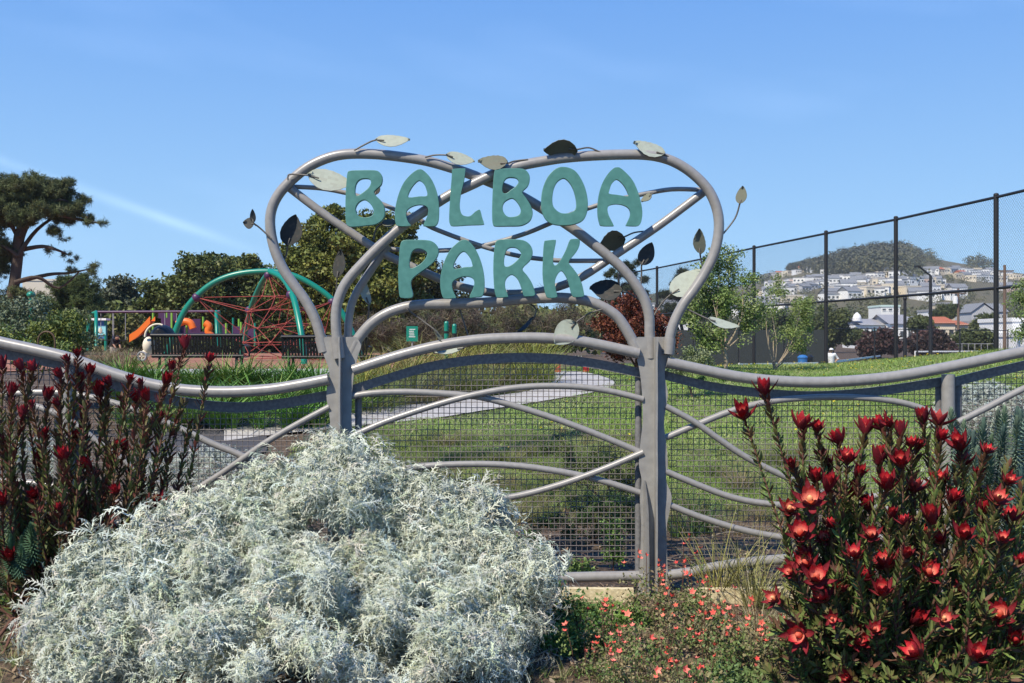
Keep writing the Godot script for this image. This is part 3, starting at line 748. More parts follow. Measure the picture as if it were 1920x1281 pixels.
func bract(mb: MB, a: float, base_r: float, y0: float, L: float, w: float, open: float, cup: float, outc: Color, inc: Color, basec: Color):
	var o := Vector3(cos(a), 0, sin(a)); var s := o.cross(Vector3.UP)
	var nu := 5
	var f := func(t: float, v: float, off: float) -> Vector3:
		var ang := open * (1.0 - cup * t * t)
		var wd := w * pow(sin(PI * clampf(0.22 + 0.78 * t, 0, 1)), 1.1)
		var r := base_r + sin(ang) * L * t
		var y := y0 + cos(ang) * L * t
		return o * (r - 0.30 * wd * v * v + off) + s * (wd * v) + Vector3.UP * (y + 0.22 * wd * v * v)
	for i in nu:
		var t0 := float(i) / nu; var t1 := float(i + 1) / nu
		for j in 4:
			var v0 := -1.0 + j * 0.5; var v1 := v0 + 0.5
			for side in [0, 1]:
				var off := 0.0 if side == 0 else -0.0016
				var A: Vector3 = f.call(t0, v0, off); var B: Vector3 = f.call(t1, v0, off); var C: Vector3 = f.call(t1, v1, off); var D: Vector3 = f.call(t0, v1, off)
				var c0 := outc if side == 0 else basec.lerp(inc, clampf(t0 * 1.6, 0, 1)); var c1 := outc if side == 0 else basec.lerp(inc, clampf(t1 * 1.6, 0, 1))
				if side == 0:
					mb.tric(A, B, C, c0, c1, c1); mb.tric(A, C, D, c0, c1, c0)
				else:
					mb.tric(A, C, B, c0, c1, c1); mb.tric(A, D, C, c0, c0, c1)
func flower_head(kind: int) -> Array:                           # [bracts, cone]
	var mb := MB.new()
	var open: float = [0.75, 0.50, 0.95, 0.28][kind]; var dark := Color(0.13, 0.014, 0.022)
	var inr: Color = [Color(0.52, 0.03, 0.042), Color(0.44, 0.018, 0.028), Color(0.55, 0.075, 0.07), Color(0.34, 0.016, 0.024)][kind]
	var cream := Color(0.78, 0.40, 0.27)
	for i in 6: bract(mb, TAU * i / 6 + rf(-0.15, 0.15), 0.009, -0.008, rf(0.058, 0.078), 0.0115, open + rf(0.0, 0.35), 0.25, dark, Color(0.20, 0.02, 0.028), Color(0.30, 0.05, 0.05))
	for i in 6: bract(mb, TAU * (i + 0.5) / 6 + rf(-0.1, 0.1), 0.007, 0.002, rf(0.046, 0.060), 0.0150, open * 0.82 + rf(-0.08, 0.12), 0.45, inr * 0.6, inr, cream)
	var m := mb.mesh(); m.surface_set_material(0, M.bract)
	var cb := MB.new(); cb.col = [Color(0.62, 0.13, 0.08), Color(0.50, 0.05, 0.05), Color(0.78, 0.42, 0.20), Color(0.35, 0.03, 0.03)][kind]
	cb.ball(Vector3(0, 0.016, 0), Vector3(0.010, 0.018, 0.010), 6, 8)
	var cm := cb.mesh(); cm.surface_set_material(0, M.bract)
	return [m, cm]
func bell_flower() -> ArrayMesh:                                # coral flower of a few petals, 1 across
	var mb := MB.new()
	for i in 5:
		var a := TAU * i / 5; var o := Vector3(cos(a), 0, sin(a)); var f := rf(0.9, 1.1); mb.col = Color(f, f, f)
		leaf_blade(mb, Vector3(0, -0.35, 0), (Vector3.UP * 0.8 + o * 0.7).normalized(), o.cross(Vector3.UP), 0.8, 0.55, o * 0.3, 2, 1.0)
	var m := mb.mesh(); m.surface_set_material(0, M.leaf); return m

# ---------------------------------------------------------------- plants: shapes
func cloud(blobs: Array, n: int, sub: int, shell := 0.4, sub_r := 0.28) -> Array:   # points gathered in clumps through some ellipsoids
	var total := 0.0
	for b in blobs: total += b[1].x * b[1].y * b[1].z
	var pts := []
	for b in blobs:
		var share: float = b[1].x * b[1].y * b[1].z / total
		var ks := maxi(4, int(sub * share)); var kn := maxi(1, int(n * share / ks))
		var r: float = sub_r * minf(minf(b[1].x, b[1].y), b[1].z) * 1.3
		for i in ks:
			var c: Vector3 = b[0] + rdir() * pow(rng.randf(), shell) * b[1]
			var rr := r * rf(0.55, 1.35)
			for j in kn: pts.append(c + rdir() * pow(rng.randf(), 0.45) * rr * Vector3(1.1, 0.75, 1.1))
	return pts
func tints(cols: Array, n := 64) -> Array:
	var o := []
	for i in n:
		var c: Color = cols[rng.randi() % cols.size()]; var f := rf(0.8, 1.2)
		o.append(Color(c.r * f * rf(0.93, 1.07), c.g * f, c.b * f * rf(0.9, 1.1)))
	return o
func turned(at: Vector3, s: float, tilt := 3.0) -> Transform3D:
	var b := Basis(Vector3.UP, rf(0, TAU))
	if tilt > 0: b = b * Basis(Vector3(rf(-1, 1), 0, rf(-1, 1)).normalized() if true else Vector3.RIGHT, rf(-tilt, tilt))
	return Transform3D(b.scaled(Vector3.ONE * s), at)
func foliage(o: Node, called: String, mesh: Mesh, pts: Array, s0: float, s1: float, cols: Array, tilt := 3.0):
	var xf := []
	for p in pts: xf.append(turned(p, rf(s0, s1), tilt))
	many(o, called, mesh, xf, tints(cols))
func limbs(o: Node, base: Vector3, r: float, tops: Array, fork: float, mat_: Material):   # a trunk up to the fork, then one limb to each top
	var mid := Vector3.ZERO
	for t in tops: mid += t
	mid /= tops.size()
	var f := base.lerp(mid, fork); f += Vector3(rf(-0.1, 0.1), 0, rf(-0.1, 0.1)) * (mid.y - base.y) * 0.3
	var mb := MB.new(); mb.tube(smooth([base - Vector3(0, 0.1, 0), base.lerp(f, 0.5) + Vector3(rf(-1, 1), 0, rf(-1, 1)) * r, f], 4), [r * 1.25, r * 1.15, r * 1.08, r * 1.02, r, r * 0.96, r * 0.93, r * 0.9, r * 0.86], 8)
	var tr := part(o, "trunk", mb, mat_)
	for t in tops:
		var lb := MB.new(); var bow: Vector3 = Vector3(rf(-1, 1), rf(-0.2, 0.6), rf(-1, 1)) * (t - f).length() * 0.12
		var pp := smooth([f - (f - base).normalized() * r, f.lerp(t, 0.45) + bow, t], 4); var rr := []
		for i in pp.size(): rr.append(lerpf(r * 0.62, r * 0.12, float(i) / (pp.size() - 1)))
		lb.tube(pp, rr, 6); part(tr, "limb", lb, mat_)
func tree(called: String, label: String, group: String, px: float, d: float, r: float, fork: float, blobpx: Array, n: int, sub: int, mesh: Mesh, s0: float, s1: float, cols: Array, bark = null, shell := 0.4, sub_r := 0.28, cat := "tree", ground_d := -1.0):
	# blobpx: [px, py, rx, ry] in pixels of the photograph at the tree's own depth
	var base := on(px, d)
	var o := thing(called, label, cat, base, group)
	var blobs := []; var tops := []
	for b in blobpx:
		var dd: float = d + (b[4] if b.size() > 4 else 0.0)
		var rx: float = b[2] * dd / F; var ry: float = b[3] * dd / F
		blobs.append([P(b[0], b[1], dd), Vector3(rx, ry, rx * 0.85)]); tops.append(P(b[0], b[1], dd))
	if r > 0: limbs(o, base, r, tops, fork, M.bark if bark == null else bark)
	foliage(o, "crown" if cat == "tree" else "foliage", mesh, cloud(blobs, n * 2 / 5, sub * 3 / 5, shell, sub_r * 1.45), s0 * 0.78, s1 * 0.78, cols)
	return o

# ---------------------------------------------------------------- foreground bed
func silver_bush():
	var o := thing("silver_wormwood", "large feathery silver-grey bush spreading in front of the gateway", "bush", on(560, 5.2))
	var sp := sprig()
	var blobs := []
	for b in [[610, 1170, 195, 290, 5.4], [440, 1190, 185, 205, 5.25], [315, 1225, 115, 150, 5.05], [225, 1280, 80, 90, 4.95], [745, 1150, 140, 220, 5.35], [860, 1175, 105, 165, 5.25], [925, 1235, 75, 130, 5.05], [575, 1260, 295, 200, 4.9], [780, 1285, 160, 180, 4.85], [190, 1085, 42, 45, 5.1], [895, 985, 42, 34, 5.4], [290, 1055, 50, 52, 5.2], [110, 1185, 34, 32, 5.0], [160, 1270, 48, 55, 4.85], [965, 1085, 48, 50, 5.15], [615, 890, 42, 34, 5.55], [520, 935, 50, 44, 5.5], [690, 925, 52, 44, 5.5], [420, 985, 55, 46, 5.4], [790, 965, 50, 44, 5.4], [350, 1010, 42, 40, 5.3], [230, 1150, 55, 50, 5.0]]:
		var k: float = b[4] / F
		blobs.append([P(b[0], b[1], b[4]), Vector3(b[2] * k, b[3] * k, b[2] * k * 0.7)])
	var mid := P(570, 1200, 5.3)
	var xf := []
	for b in blobs:
		var plumes := int(50.0 * b[1].x * b[1].y / 0.55) + 6
		for i in plumes:                                        # shoots gather in drooping plumes
			var u := rdir(); if u.y < -0.3: u.y = -u.y
			if u.z < -0.25: u.z = -u.z
			var pc: Vector3 = b[0] + u * b[1] * rf(0.78, 1.13)
			var ax := (u * 0.8 + Vector3.UP * 0.6 + rdir() * 0.3).normalized(); var len_ := rf(0.10, 0.24)
			for k in 22:
				var t := rng.randf(); var p := pc + ax * (len_ * (t - 0.6)) + rdir() * 0.044 * (1.15 - t * 0.6) - Vector3.UP * 0.10 * t * t
				if p.y < 0.03: continue
				var dir := (ax * 0.9 + Vector3.UP * 0.2 - Vector3.UP * t * 0.75 + rdir() * 0.5).normalized(); var x := dir.cross(rdir()).normalized()
				xf.append(Transform3D(Basis(x, dir, x.cross(dir)).scaled(Vector3.ONE * rf(0.75, 1.3)), p))
	merged(o, "foliage", sp, xf, tints([Color(0.56, 0.62, 0.51), Color(0.64, 0.68, 0.57), Color(0.51, 0.57, 0.47), Color(0.53, 0.60, 0.43), Color(0.60, 0.64, 0.55), Color(0.57, 0.56, 0.43)], 30))
	var inner := []
	for b in blobs:
		for i in 40: inner.append(b[0] + rdir() * b[1] * 0.74 * pow(rng.randf(), 0.4))
	var keep := []
	for p in inner:
		if p.y > 0.05: keep.append(p)
	foliage(o, "inner_foliage", sp, keep, 1.4, 2.2, [Color(0.53, 0.57, 0.46), Color(0.58, 0.60, 0.50)])
	for i in 14:
		var a := TAU * i / 14; var e := mid + Vector3(cos(a) * 1.0, rf(-0.1, 0.4), sin(a) * 0.5)
		var mb := MB.new(); var q := on(570, 5.25); mb.tube(smooth([q + Vector3(cos(a) * 0.08, -0.02, sin(a) * 0.08), q.lerp(e, 0.5) + Vector3(0, 0.05, 0), e], 4), 0.008, 6)
		part(o, "stem", mb, M.twig)
	for spec in [[60, 880, 9.6, 0.55, "small feathery silver-grey bush behind the fence and the tall dark-red shrub"], [390, 905, 8.4, 0.55, "low feathery silver-grey bush behind the wire mesh beside the large silver bush"], [1850, 785, 8.6, 0.42, "pale silver-grey clump behind the wire mesh next to the round fence post"]]:
		var c: Vector3 = P(spec[0], spec[1], spec[2]); var s := thing("silver_wormwood", spec[4], "bush", Vector3(c.x, H(c.x, spec[2]), c.z))
		c.y = maxf(c.y, H(c.x, spec[2]) + 0.2) if spec[0] != 1850 else c.y
		var x2 := []
		for i in 420:
			var u := rdir(); u.y = absf(u.y); var p: Vector3 = c + u * Vector3(spec[3], 0.3, 0.35) * rf(0.75, 1.0)
			p.y -= 0.1
			x2.append(turned(p, rf(0.8, 1.3), 0.8))
		if spec[0] == 1850:
			for i in 200: x2.append(turned(Vector3(c.x + rf(-0.35, 0.35), rf(0.0, 1.0) * c.y, c.z + rf(-0.3, 0.3)), 1.3, 0.8))
		many(s, "foliage", sp, x2, tints([Color(0.40, 0.45, 0.40), Color(0.46, 0.51, 0.46)]))
		var mb := MB.new(); mb.tube([s.position - Vector3(0, 0.05, 0), c], 0.012, 6); part(s, "stem", mb, M.twig)

func cone_bush(label: String, tips: Array, base: Vector3, dn: float, df: float, leaf_scale: float, flower_scale: float, extra: Array, kinds: Array, greens: Array, leafless: float):
	var o := thing("conebush", label, "shrub", base)
	var leafm := cone_leaf(); var heads := []
	for k in 4: heads.append(flower_head(k))
	var xf := []; var cols := []
	var all := []
	for t in tips: all.append([t[0], t[1], true])
	for t in extra: all.append([t[0], t[1], false])
	for e in all:
		var f := clampf((e[1] - 660.0) / 600.0, 0, 1)
		var d := lerpf(df, dn, f) + (rf(-0.26, 0.12) if e[2] else rf(-0.10, 0.34))
		var tip := P(e[0], e[1], d)
		if not e[2]: tip.y = maxf(tip.y, 0.15)
		var b := base + Vector3((tip.x - base.x) * 0.30 + rf(-0.05, 0.05), -0.03, rf(-0.12, 0.12))
		var mid := b.lerp(tip, rf(0.42, 0.62)) + Vector3((tip.x - b.x) * 0.12 + rf(-0.10, 0.10), -0.02, rf(-0.10, 0.10))
		var pts := smooth([b, mid, tip], 9); var rr := []
		for i in pts.size(): rr.append(lerpf(0.0085, 0.0038, float(i) / (pts.size() - 1)))
		var mb := MB.new(); mb.tube(pts, rr, 6, false); part(o, "stem", mb, M.twig)
		var L := 0.0; for i in pts.size() - 1: L += pts[i].distance_to(pts[i + 1])
		var nl := int(L * 92.0 * (1.0 - leafless * 0.5))
		for i in nl:
			var t := lerpf(0.30 + 0.15 * leafless, 0.985, pow(float(i) / nl, 0.9)); var q := t * (pts.size() - 1); var qi := mini(int(q), pts.size() - 2)
			var p: Vector3 = pts[qi].lerp(pts[qi + 1], q - qi); var ax: Vector3 = (pts[qi + 1] - pts[qi]).normalized()
			var rad := ax.cross(Vector3.RIGHT.rotated(Vector3.UP, i * 2.39996)).normalized()
			rad = rad.rotated(ax, i * 2.39996)
			var dir := (ax * rf(0.5, 1.0) + rad * rf(0.55, 1.1)).normalized()
			var x := dir.cross(rad).normalized(); var z := x.cross(dir)
			var s := leaf_scale * rf(0.55, 1.25) * (1.0 - 0.25 * sm(0.9, 1.0, t))
			xf.append(Transform3D(Basis(-x, dir, -z).scaled(Vector3.ONE * s), p))
			var g: Color = greens[rng.randi() % greens.size()]
			var red := sm(0.72, 0.99, t) * (0.85 if e[2] else 0.35) + rf(-0.1, 0.12)
			cols.append(g.lerp(Color(0.10, 0.016, 0.020), clampf(red, 0, 1)) * rf(0.8, 1.2))
		if e[2]:
			var k: int = kinds[rng.randi() % kinds.size()]
			var ax: Vector3 = (pts[-1] - pts[-3]).normalized(); ax = (ax + Vector3(-0.1, 0.1, 0.3) + rdir() * 0.5).normalized()
			var x := ax.cross(rdir()).normalized()
			var s := flower_scale * rf(0.62, 1.25)
			var h := put(o, "flower_head", heads[k][0], Transform3D(Basis(x, ax, x.cross(ax)).scaled(Vector3.ONE * s), tip - base - ax * 0.01))
			put(h, "cone", heads[k][1], Transform3D.IDENTITY)
	merged(o, "leaves", leafm, xf, cols)
func cone_bushes():
	var right := V2([1433,732, 1394,779, 1503,797, 1532,804, 1573,825, 1623,806, 1668,795, 1689,809, 1730,786, 1764,820, 1800,836, 1709,832, 1485,872, 1544,854, 1589,861, 1553,870, 1528,897, 1553,913, 1609,890, 1664,911, 1714,915, 1834,886, 1809,866, 1891,900, 1870,936, 1580,952, 1630,949, 1698,979, 1748,974, 1807,1004, 1841,956, 1809,963, 1634,1004, 1501,1002, 1480,956, 1510,1034, 1512,1060, 1482,1072, 1530,1085, 1575,1104, 1618,1081, 1662,1060, 1800,1104, 1877,1154, 1913,1054, 1895,972, 1764,1013, 1451,1122, 1591,1271, 1904,1203, 1655,800, 1722,838, 1760,790, 1690,1130, 1740,1075, 1545,1010, 1600,1040, 1850,1020, 1700,1040, 1560,1160, 1640,1180, 1830,1230, 1770,1160, 1500,1190, 1720,1225, 1648,862, 1762,905, 1850,845, 1600,930, 1690,868, 1735,1000, 1560,985, 1672,965, 1785,935, 1880,1010, 1545,1120, 1655,1110, 1715,1165, 1605,1200, 1520,940])
	var ex := []
	for i in 120: ex.append(Vector2(rf(1470, 2010), rf(850, 1330)))
	for i in 40: ex.append(Vector2(rf(1440, 1640), rf(1080, 1330)))
	for i in 30: ex.append(Vector2(rf(1540, 1900), rf(1000, 1180)))
	cone_bush("spreading shrub covered in open red cup-shaped flowers with creamy centres", right, on(1700, 4.95), 4.55, 5.35, 0.064, 1.30, ex, [0, 1, 0, 2, 1, 3], [Color(0.13, 0.20, 0.055), Color(0.165, 0.235, 0.065), Color(0.10, 0.16, 0.05), Color(0.19, 0.20, 0.07), Color(0.15, 0.09, 0.055)], 0.0)
	var left := V2([4,685, 39,688, 61,691, 113,703, 125,673, 145,664, 169,697, 205,718, 243,712, 264,718, 323,688, 347,647, 393,673, 89,745, 59,759, 42,777, 107,756, 160,768, 83,816, 142,816, 119,857, 74,860, 166,872, 218,835, 234,837, 300,780, 255,748, 218,920, 294,946, 261,970, 64,929, 110,952, 3,825, 4,940, 68,946, 18,1046, 50,1016, 22,735, -20,700, -30,760, -25,870, 185,735, 150,712, 275,745, 312,715])
	ex = []
	for i in 62: ex.append(Vector2(rf(-80, 370), rf(740, 1080)))
	for i in 24: ex.append(Vector2(rf(-60, 200), rf(950, 1120)))
	cone_bush("tall open shrub with narrow dark-red flower buds on upright stems, overtopping the fence rail", left, on(150, 5.75), 5.35, 5.95, 0.064, 1.15, ex, [3, 3, 1, 3], [Color(0.12, 0.15, 0.05), Color(0.16, 0.185, 0.06), Color(0.16, 0.11, 0.06), Color(0.15, 0.05, 0.04), Color(0.11, 0.15, 0.06)], 0.25)
func bed_plants():
	var o := thing("spurge", "blue-green bottlebrush-leaved spurge behind the red-flowered shrub by the fence post", "shrub", on(1880, 5.9))
	var sp := spurge_spike(); var xf := []
	for i in 110:
		var d := rf(5.45, 6.35); var top := P(rf(1795, 2060), rf(765, 1010), d)
		if i < 9: d = 5.9; top = P([1786, 1835, 1868, 1905, 1950, 1890, 1850, 1815, 1930][i], [772, 790, 800, 768, 760, 850, 845, 815, 900][i], d)
		var s := rf(0.26, 0.40)
		xf.append(Transform3D((Basis(Vector3.UP, rf(0, 6)) * Basis(Vector3.RIGHT, rf(-0.25, 0.25))).scaled(Vector3(s * 0.85, s, s * 0.85)), top - Vector3(0, s, 0)))
	many(o, "leafy_shoots", sp, xf, tints([Color(0.13, 0.21, 0.185), Color(0.16, 0.25, 0.21), Color(0.11, 0.18, 0.15), Color(0.19, 0.27, 0.19)]))
	for i in 16:
		var t: Transform3D = xf[i]; var mb := MB.new(); mb.tube([on(1900, 5.9) + Vector3(rf(-0.2, 0.2), -0.03, rf(-0.2, 0.2)), t.origin], 0.009, 6); part(o, "stem", mb, M.twig)
	var o2 := thing("spurge", "dark green spurge with narrow leaves under the tall dark-red shrub", "shrub", on(60, 5.5)); xf = []
	for i in 20:
		var d := rf(5.4, 5.8); var s := rf(0.17, 0.24); var top := P(rf(5, 85), rf(955, 1050), d)
		xf.append(Transform3D((Basis(Vector3.UP, rf(0, 6)) * Basis(Vector3.RIGHT, rf(-0.3, 0.3))).scaled(Vector3(s, s, s)), top - Vector3(0, s, 0)))
	many(o2, "leafy_shoots", sp, xf, tints([Color(0.10, 0.19, 0.11), Color(0.08, 0.16, 0.085)]))
	for i in 8:
		var t: Transform3D = xf[i]; var mb := MB.new(); mb.tube([on(50, 5.5) + Vector3(rf(-0.2, 0.2), -0.03, rf(-0.2, 0.2)), t.origin], 0.009, 6); part(o2, "stem", mb, M.twig)
	# coral flowers
	var bell := bell_flower(); var cb := clump_broad(22, 0.17, 0.5); var fine := grass_tuft(16, 1.0, 0.05, 0.15, 0.7)
	var spots := [[1160, 1210, "coral-flowered low plant in front of the gateway post among dry litter"], [1250, 1140, "coral-flowered plant growing up against the foot of the gateway post"], [1330, 1190, "coral-flowered low plant between the gateway post and the dry grass"], [1420, 1230, "coral-flowered low plant next to the red-flowered shrub"], [1240, 1275, "lowest coral-flowered plant in front, furthest from the fence"]]
	for s in spots:
		var c := hit(s[0], s[1] + 40); var p := thing("coral_flower_plant", s[2], "flower", c)
		var f := []; var l := []
		for i in 30:
			var q := c + Vector3(rf(-0.24, 0.24), 0, rf(-0.22, 0.22)); var h := rf(0.13, 0.34) + (0.2 * rng.randf() if s[0] == 1250 else 0.0)
			var mb := MB.new(); var e := q + Vector3(rf(-0.05, 0.05), h, rf(-0.04, 0.06)); mb.tube([q, q.lerp(e, 0.5) + Vector3(rf(-0.02, 0.02), 0, 0), e], 0.0018, 4, false)
			if i < 12: part(p, "stem", mb, M.twig)
			if i < 24: f.append(turned(e, rf(0.017, 0.028), 1.2))
			if rng.randf() < 0.4: f.append(turned(e - Vector3(rf(-0.02, 0.02), 0.03, 0), rf(0.015, 0.022), 1.2))
			for j in 4: l.append(turned(q.lerp(e, rf(0.1, 0.8)) + Vector3(rf(-0.04, 0.04), 0, rf(-0.04, 0.04)), rf(0.04, 0.07)))
		many(p, "flowers", bell, f, tints([Color(0.78, 0.13, 0.10), Color(0.72, 0.17, 0.12), Color(0.68, 0.09, 0.07), Color(0.80, 0.22, 0.16)]))
		many(p, "foliage", cb, l, tints([Color(0.11, 0.17, 0.05), Color(0.16, 0.21, 0.07), Color(0.22, 0.20, 0.10), Color(0.25, 0.19, 0.11)]))
	var low := []   # leafy ground cover
	for s in [[1050, 1150, 70, 0.30, "dark leafy plant between the silver bush and the gateway post", [Color(0.05, 0.11, 0.03), Color(0.08, 0.16, 0.04)]], [1085, 1195, 50, 0.22, "bright leafy plant at the silver bush's shaded side", [Color(0.10, 0.20, 0.04), Color(0.13, 0.24, 0.05)]], [1130, 1140, 40, 0.16, "small yellow-green leafy plant in front of the bottom rail", [Color(0.16, 0.24, 0.06), Color(0.20, 0.26, 0.09)]], [1180, 1150, 34, 0.12, "tiny green seedlings at the left foot of the gateway post", [Color(0.15, 0.25, 0.06)]], [1360, 1275, 40, 0.18, "mid-green leafy plant under the red-flowered shrub's edge", [Color(0.12, 0.19, 0.06), Color(0.15, 0.22, 0.08)]], [985, 1010, 40, 0.18, "yellow-green leafy plant behind the wire mesh next to the silver bush", [Color(0.17, 0.28, 0.05), Color(0.14, 0.25, 0.06)]], [1090, 1052, 20, 0.12, "small light green plant behind the bottom rail", [Color(0.18, 0.28, 0.08)]], [230, 1010, 60, 0.35, "green leafy plant under the dark-red shrub beside the silver bush", [Color(0.09, 0.15, 0.04), Color(0.12, 0.19, 0.05)]], [10, 1130, 50, 0.3, "yellow-green leafy plant under the dark-red shrub", [Color(0.15, 0.2, 0.04), Color(0.08, 0.15, 0.04)]]]:
		var c := hit(s[0], s[1] + 25); var p := thing("leafy_plant", s[4], "plant", c); var l := []
		for i in s[2] * 2:
			var a := rf(0, TAU); var r: float = s[3] * sqrt(rng.randf()); l.append(turned(c + Vector3(cos(a) * r, rf(0.02, s[3] * 0.9) * (1.1 - r / s[3]), sin(a) * r * 0.7), rf(0.05, 0.085)))
		many(p, "foliage", cb, l, tints(s[5]))
		var mb := MB.new(); mb.tube([c - Vector3(0, 0.02, 0), c + Vector3(0.01, s[3] * 0.8, 0)], 0.004, 5); part(p, "stem", mb, M.twig)
	# upright weed behind the rail
	var wc := hit(1150, 1070); var wd := thing("leafy_weed", "upright bright green leafy weed in front of the wire mesh by the gateway post", "plant", wc)
	var mb2 := MB.new(); mb2.tube([wc, wc + Vector3(0.0, 0.34, 0)], 0.005, 6); part(wd, "stem", mb2, M.twig)
	var wl := []
	for i in 60: wl.append(turned(wc + Vector3(rf(-0.06, 0.06), 0.06 + 0.30 * rng.randf(), rf(-0.05, 0.05)), rf(0.05, 0.07)))
	many(wd, "leaves", cb, wl, tints([Color(0.15, 0.27, 0.06), Color(0.19, 0.31, 0.08)]))
	# grasses
	var tall := grass_tuft(34, 1.0, 0.014, 0.10, 0.75)
	for s in [[1370, 1130, 0.72, 3, "tall yellow-green grass clump leaning in front of the timber edging", [Color(0.30, 0.30, 0.10), Color(0.22, 0.26, 0.08), Color(0.38, 0.33, 0.15)]], [1405, 1140, 0.60, 3, "dry straw-coloured grass clump next to the red-flowered shrub", [Color(0.42, 0.36, 0.20), Color(0.30, 0.28, 0.12)]], [1425, 1205, 0.40, 4, "fallen dry grass under the red-flowered shrub", [Color(0.45, 0.40, 0.28), Color(0.35, 0.32, 0.2)]], [1290, 1010, 0.62, 3, "dark green rushes behind the mesh beside the gateway post", [Color(0.05, 0.10, 0.03), Color(0.08, 0.14, 0.04)]], [1320, 1000, 0.55, 3, "dark green rushes behind the mesh below the crossing rods", [Color(0.06, 0.11, 0.03)]]]:
		var c := hit(s[0], s[1]); var p := thing("grass_clump", s[4], "grass", c); var l := []
		for i in s[3]: l.append(turned(c + Vector3(rf(-0.1, 0.1), -0.02, rf(-0.06, 0.06)), s[2] * rf(0.75, 1.1), 0.15 if s[2] != 0.40 else 0.9))
		many(p, "blades", tall, l, tints(s[5]))
	# dry litter, twigs and weeds in the bed
	var fl := MB.new(); fl.col = Color(1, 1, 1); leaf_blade(fl, Vector3(0, 0, -0.5), Vector3.BACK, Vector3.RIGHT, 1.0, 0.42, Vector3.UP * 0.25, 3, 1.0)
	var fm := fl.mesh(); fm.surface_set_material(0, M.dullleaf); var lx := []
	for i in 7000:
		var d := rf(4.3, 10.5); var x := rf(-0.62, 0.62) * d
		if on_path(x, -d): continue
		lx.append(Transform3D(Basis(Vector3.UP, rf(0, 6.3)) * Basis(Vector3.RIGHT, rf(-0.6, 0.6)) * Basis.from_scale(Vector3.ONE * rf(0.02, 0.06)), Vector3(x, H(x, d) + 0.01, -d)))
	var lo := many(self, "leaf_litter", fm, lx, tints([Color(0.22, 0.16, 0.10), Color(0.13, 0.09, 0.055), Color(0.32, 0.25, 0.16), Color(0.26, 0.22, 0.17)])); tag(lo, "dry brown leaf litter and mulch strewn over the bed", "litter")
	var tw := MB.new(); tw.tube([Vector3(-0.5, 0, 0), Vector3(0, 0.04, 0.02), Vector3(0.5, 0, 0)], 0.014, 5); var tm := tw.mesh(); tm.surface_set_material(0, M.dullleaf); lx = []
	for i in 900:
		var d := rf(4.3, 9.5); var x := rf(-0.62, 0.62) * d
		lx.append(Transform3D(Basis(Vector3.UP, rf(0, 6.3)) * Basis(Vector3.BACK, rf(-0.15, 0.15)) * Basis.from_scale(Vector3(1, 1, 1) * rf(0.08, 0.3)), Vector3(x, H(x, d) + 0.015, -d)))
	lo = many(self, "fallen_twigs", tm, lx, tints([Color(0.25, 0.19, 0.13), Color(0.36, 0.30, 0.23), Color(0.15, 0.10, 0.07)])); tag(lo, "fallen twigs scattered over the planting bed", "litter")
	var gt := grass_tuft(12, 1.0, 0.05, 0.2, 0.8); lx = []
	for i in 800:
		var d := rf(4.4, 6.5); var x := rf(-0.02, 0.27) * d
		if rng.randf() < 0.25: x = rf(-0.55, -0.42) * d
		lx.append(turned(Vector3(x, 0, -d), rf(0.04, 0.10), 0.4))
	lo = many(self, "bed_weeds", gt, lx, tints([Color(0.14, 0.20, 0.06), Color(0.22, 0.22, 0.10), Color(0.26, 0.24, 0.13), Color(0.11, 0.18, 0.05)])); tag(lo, "short weedy grass growing in the planting bed", "weeds")

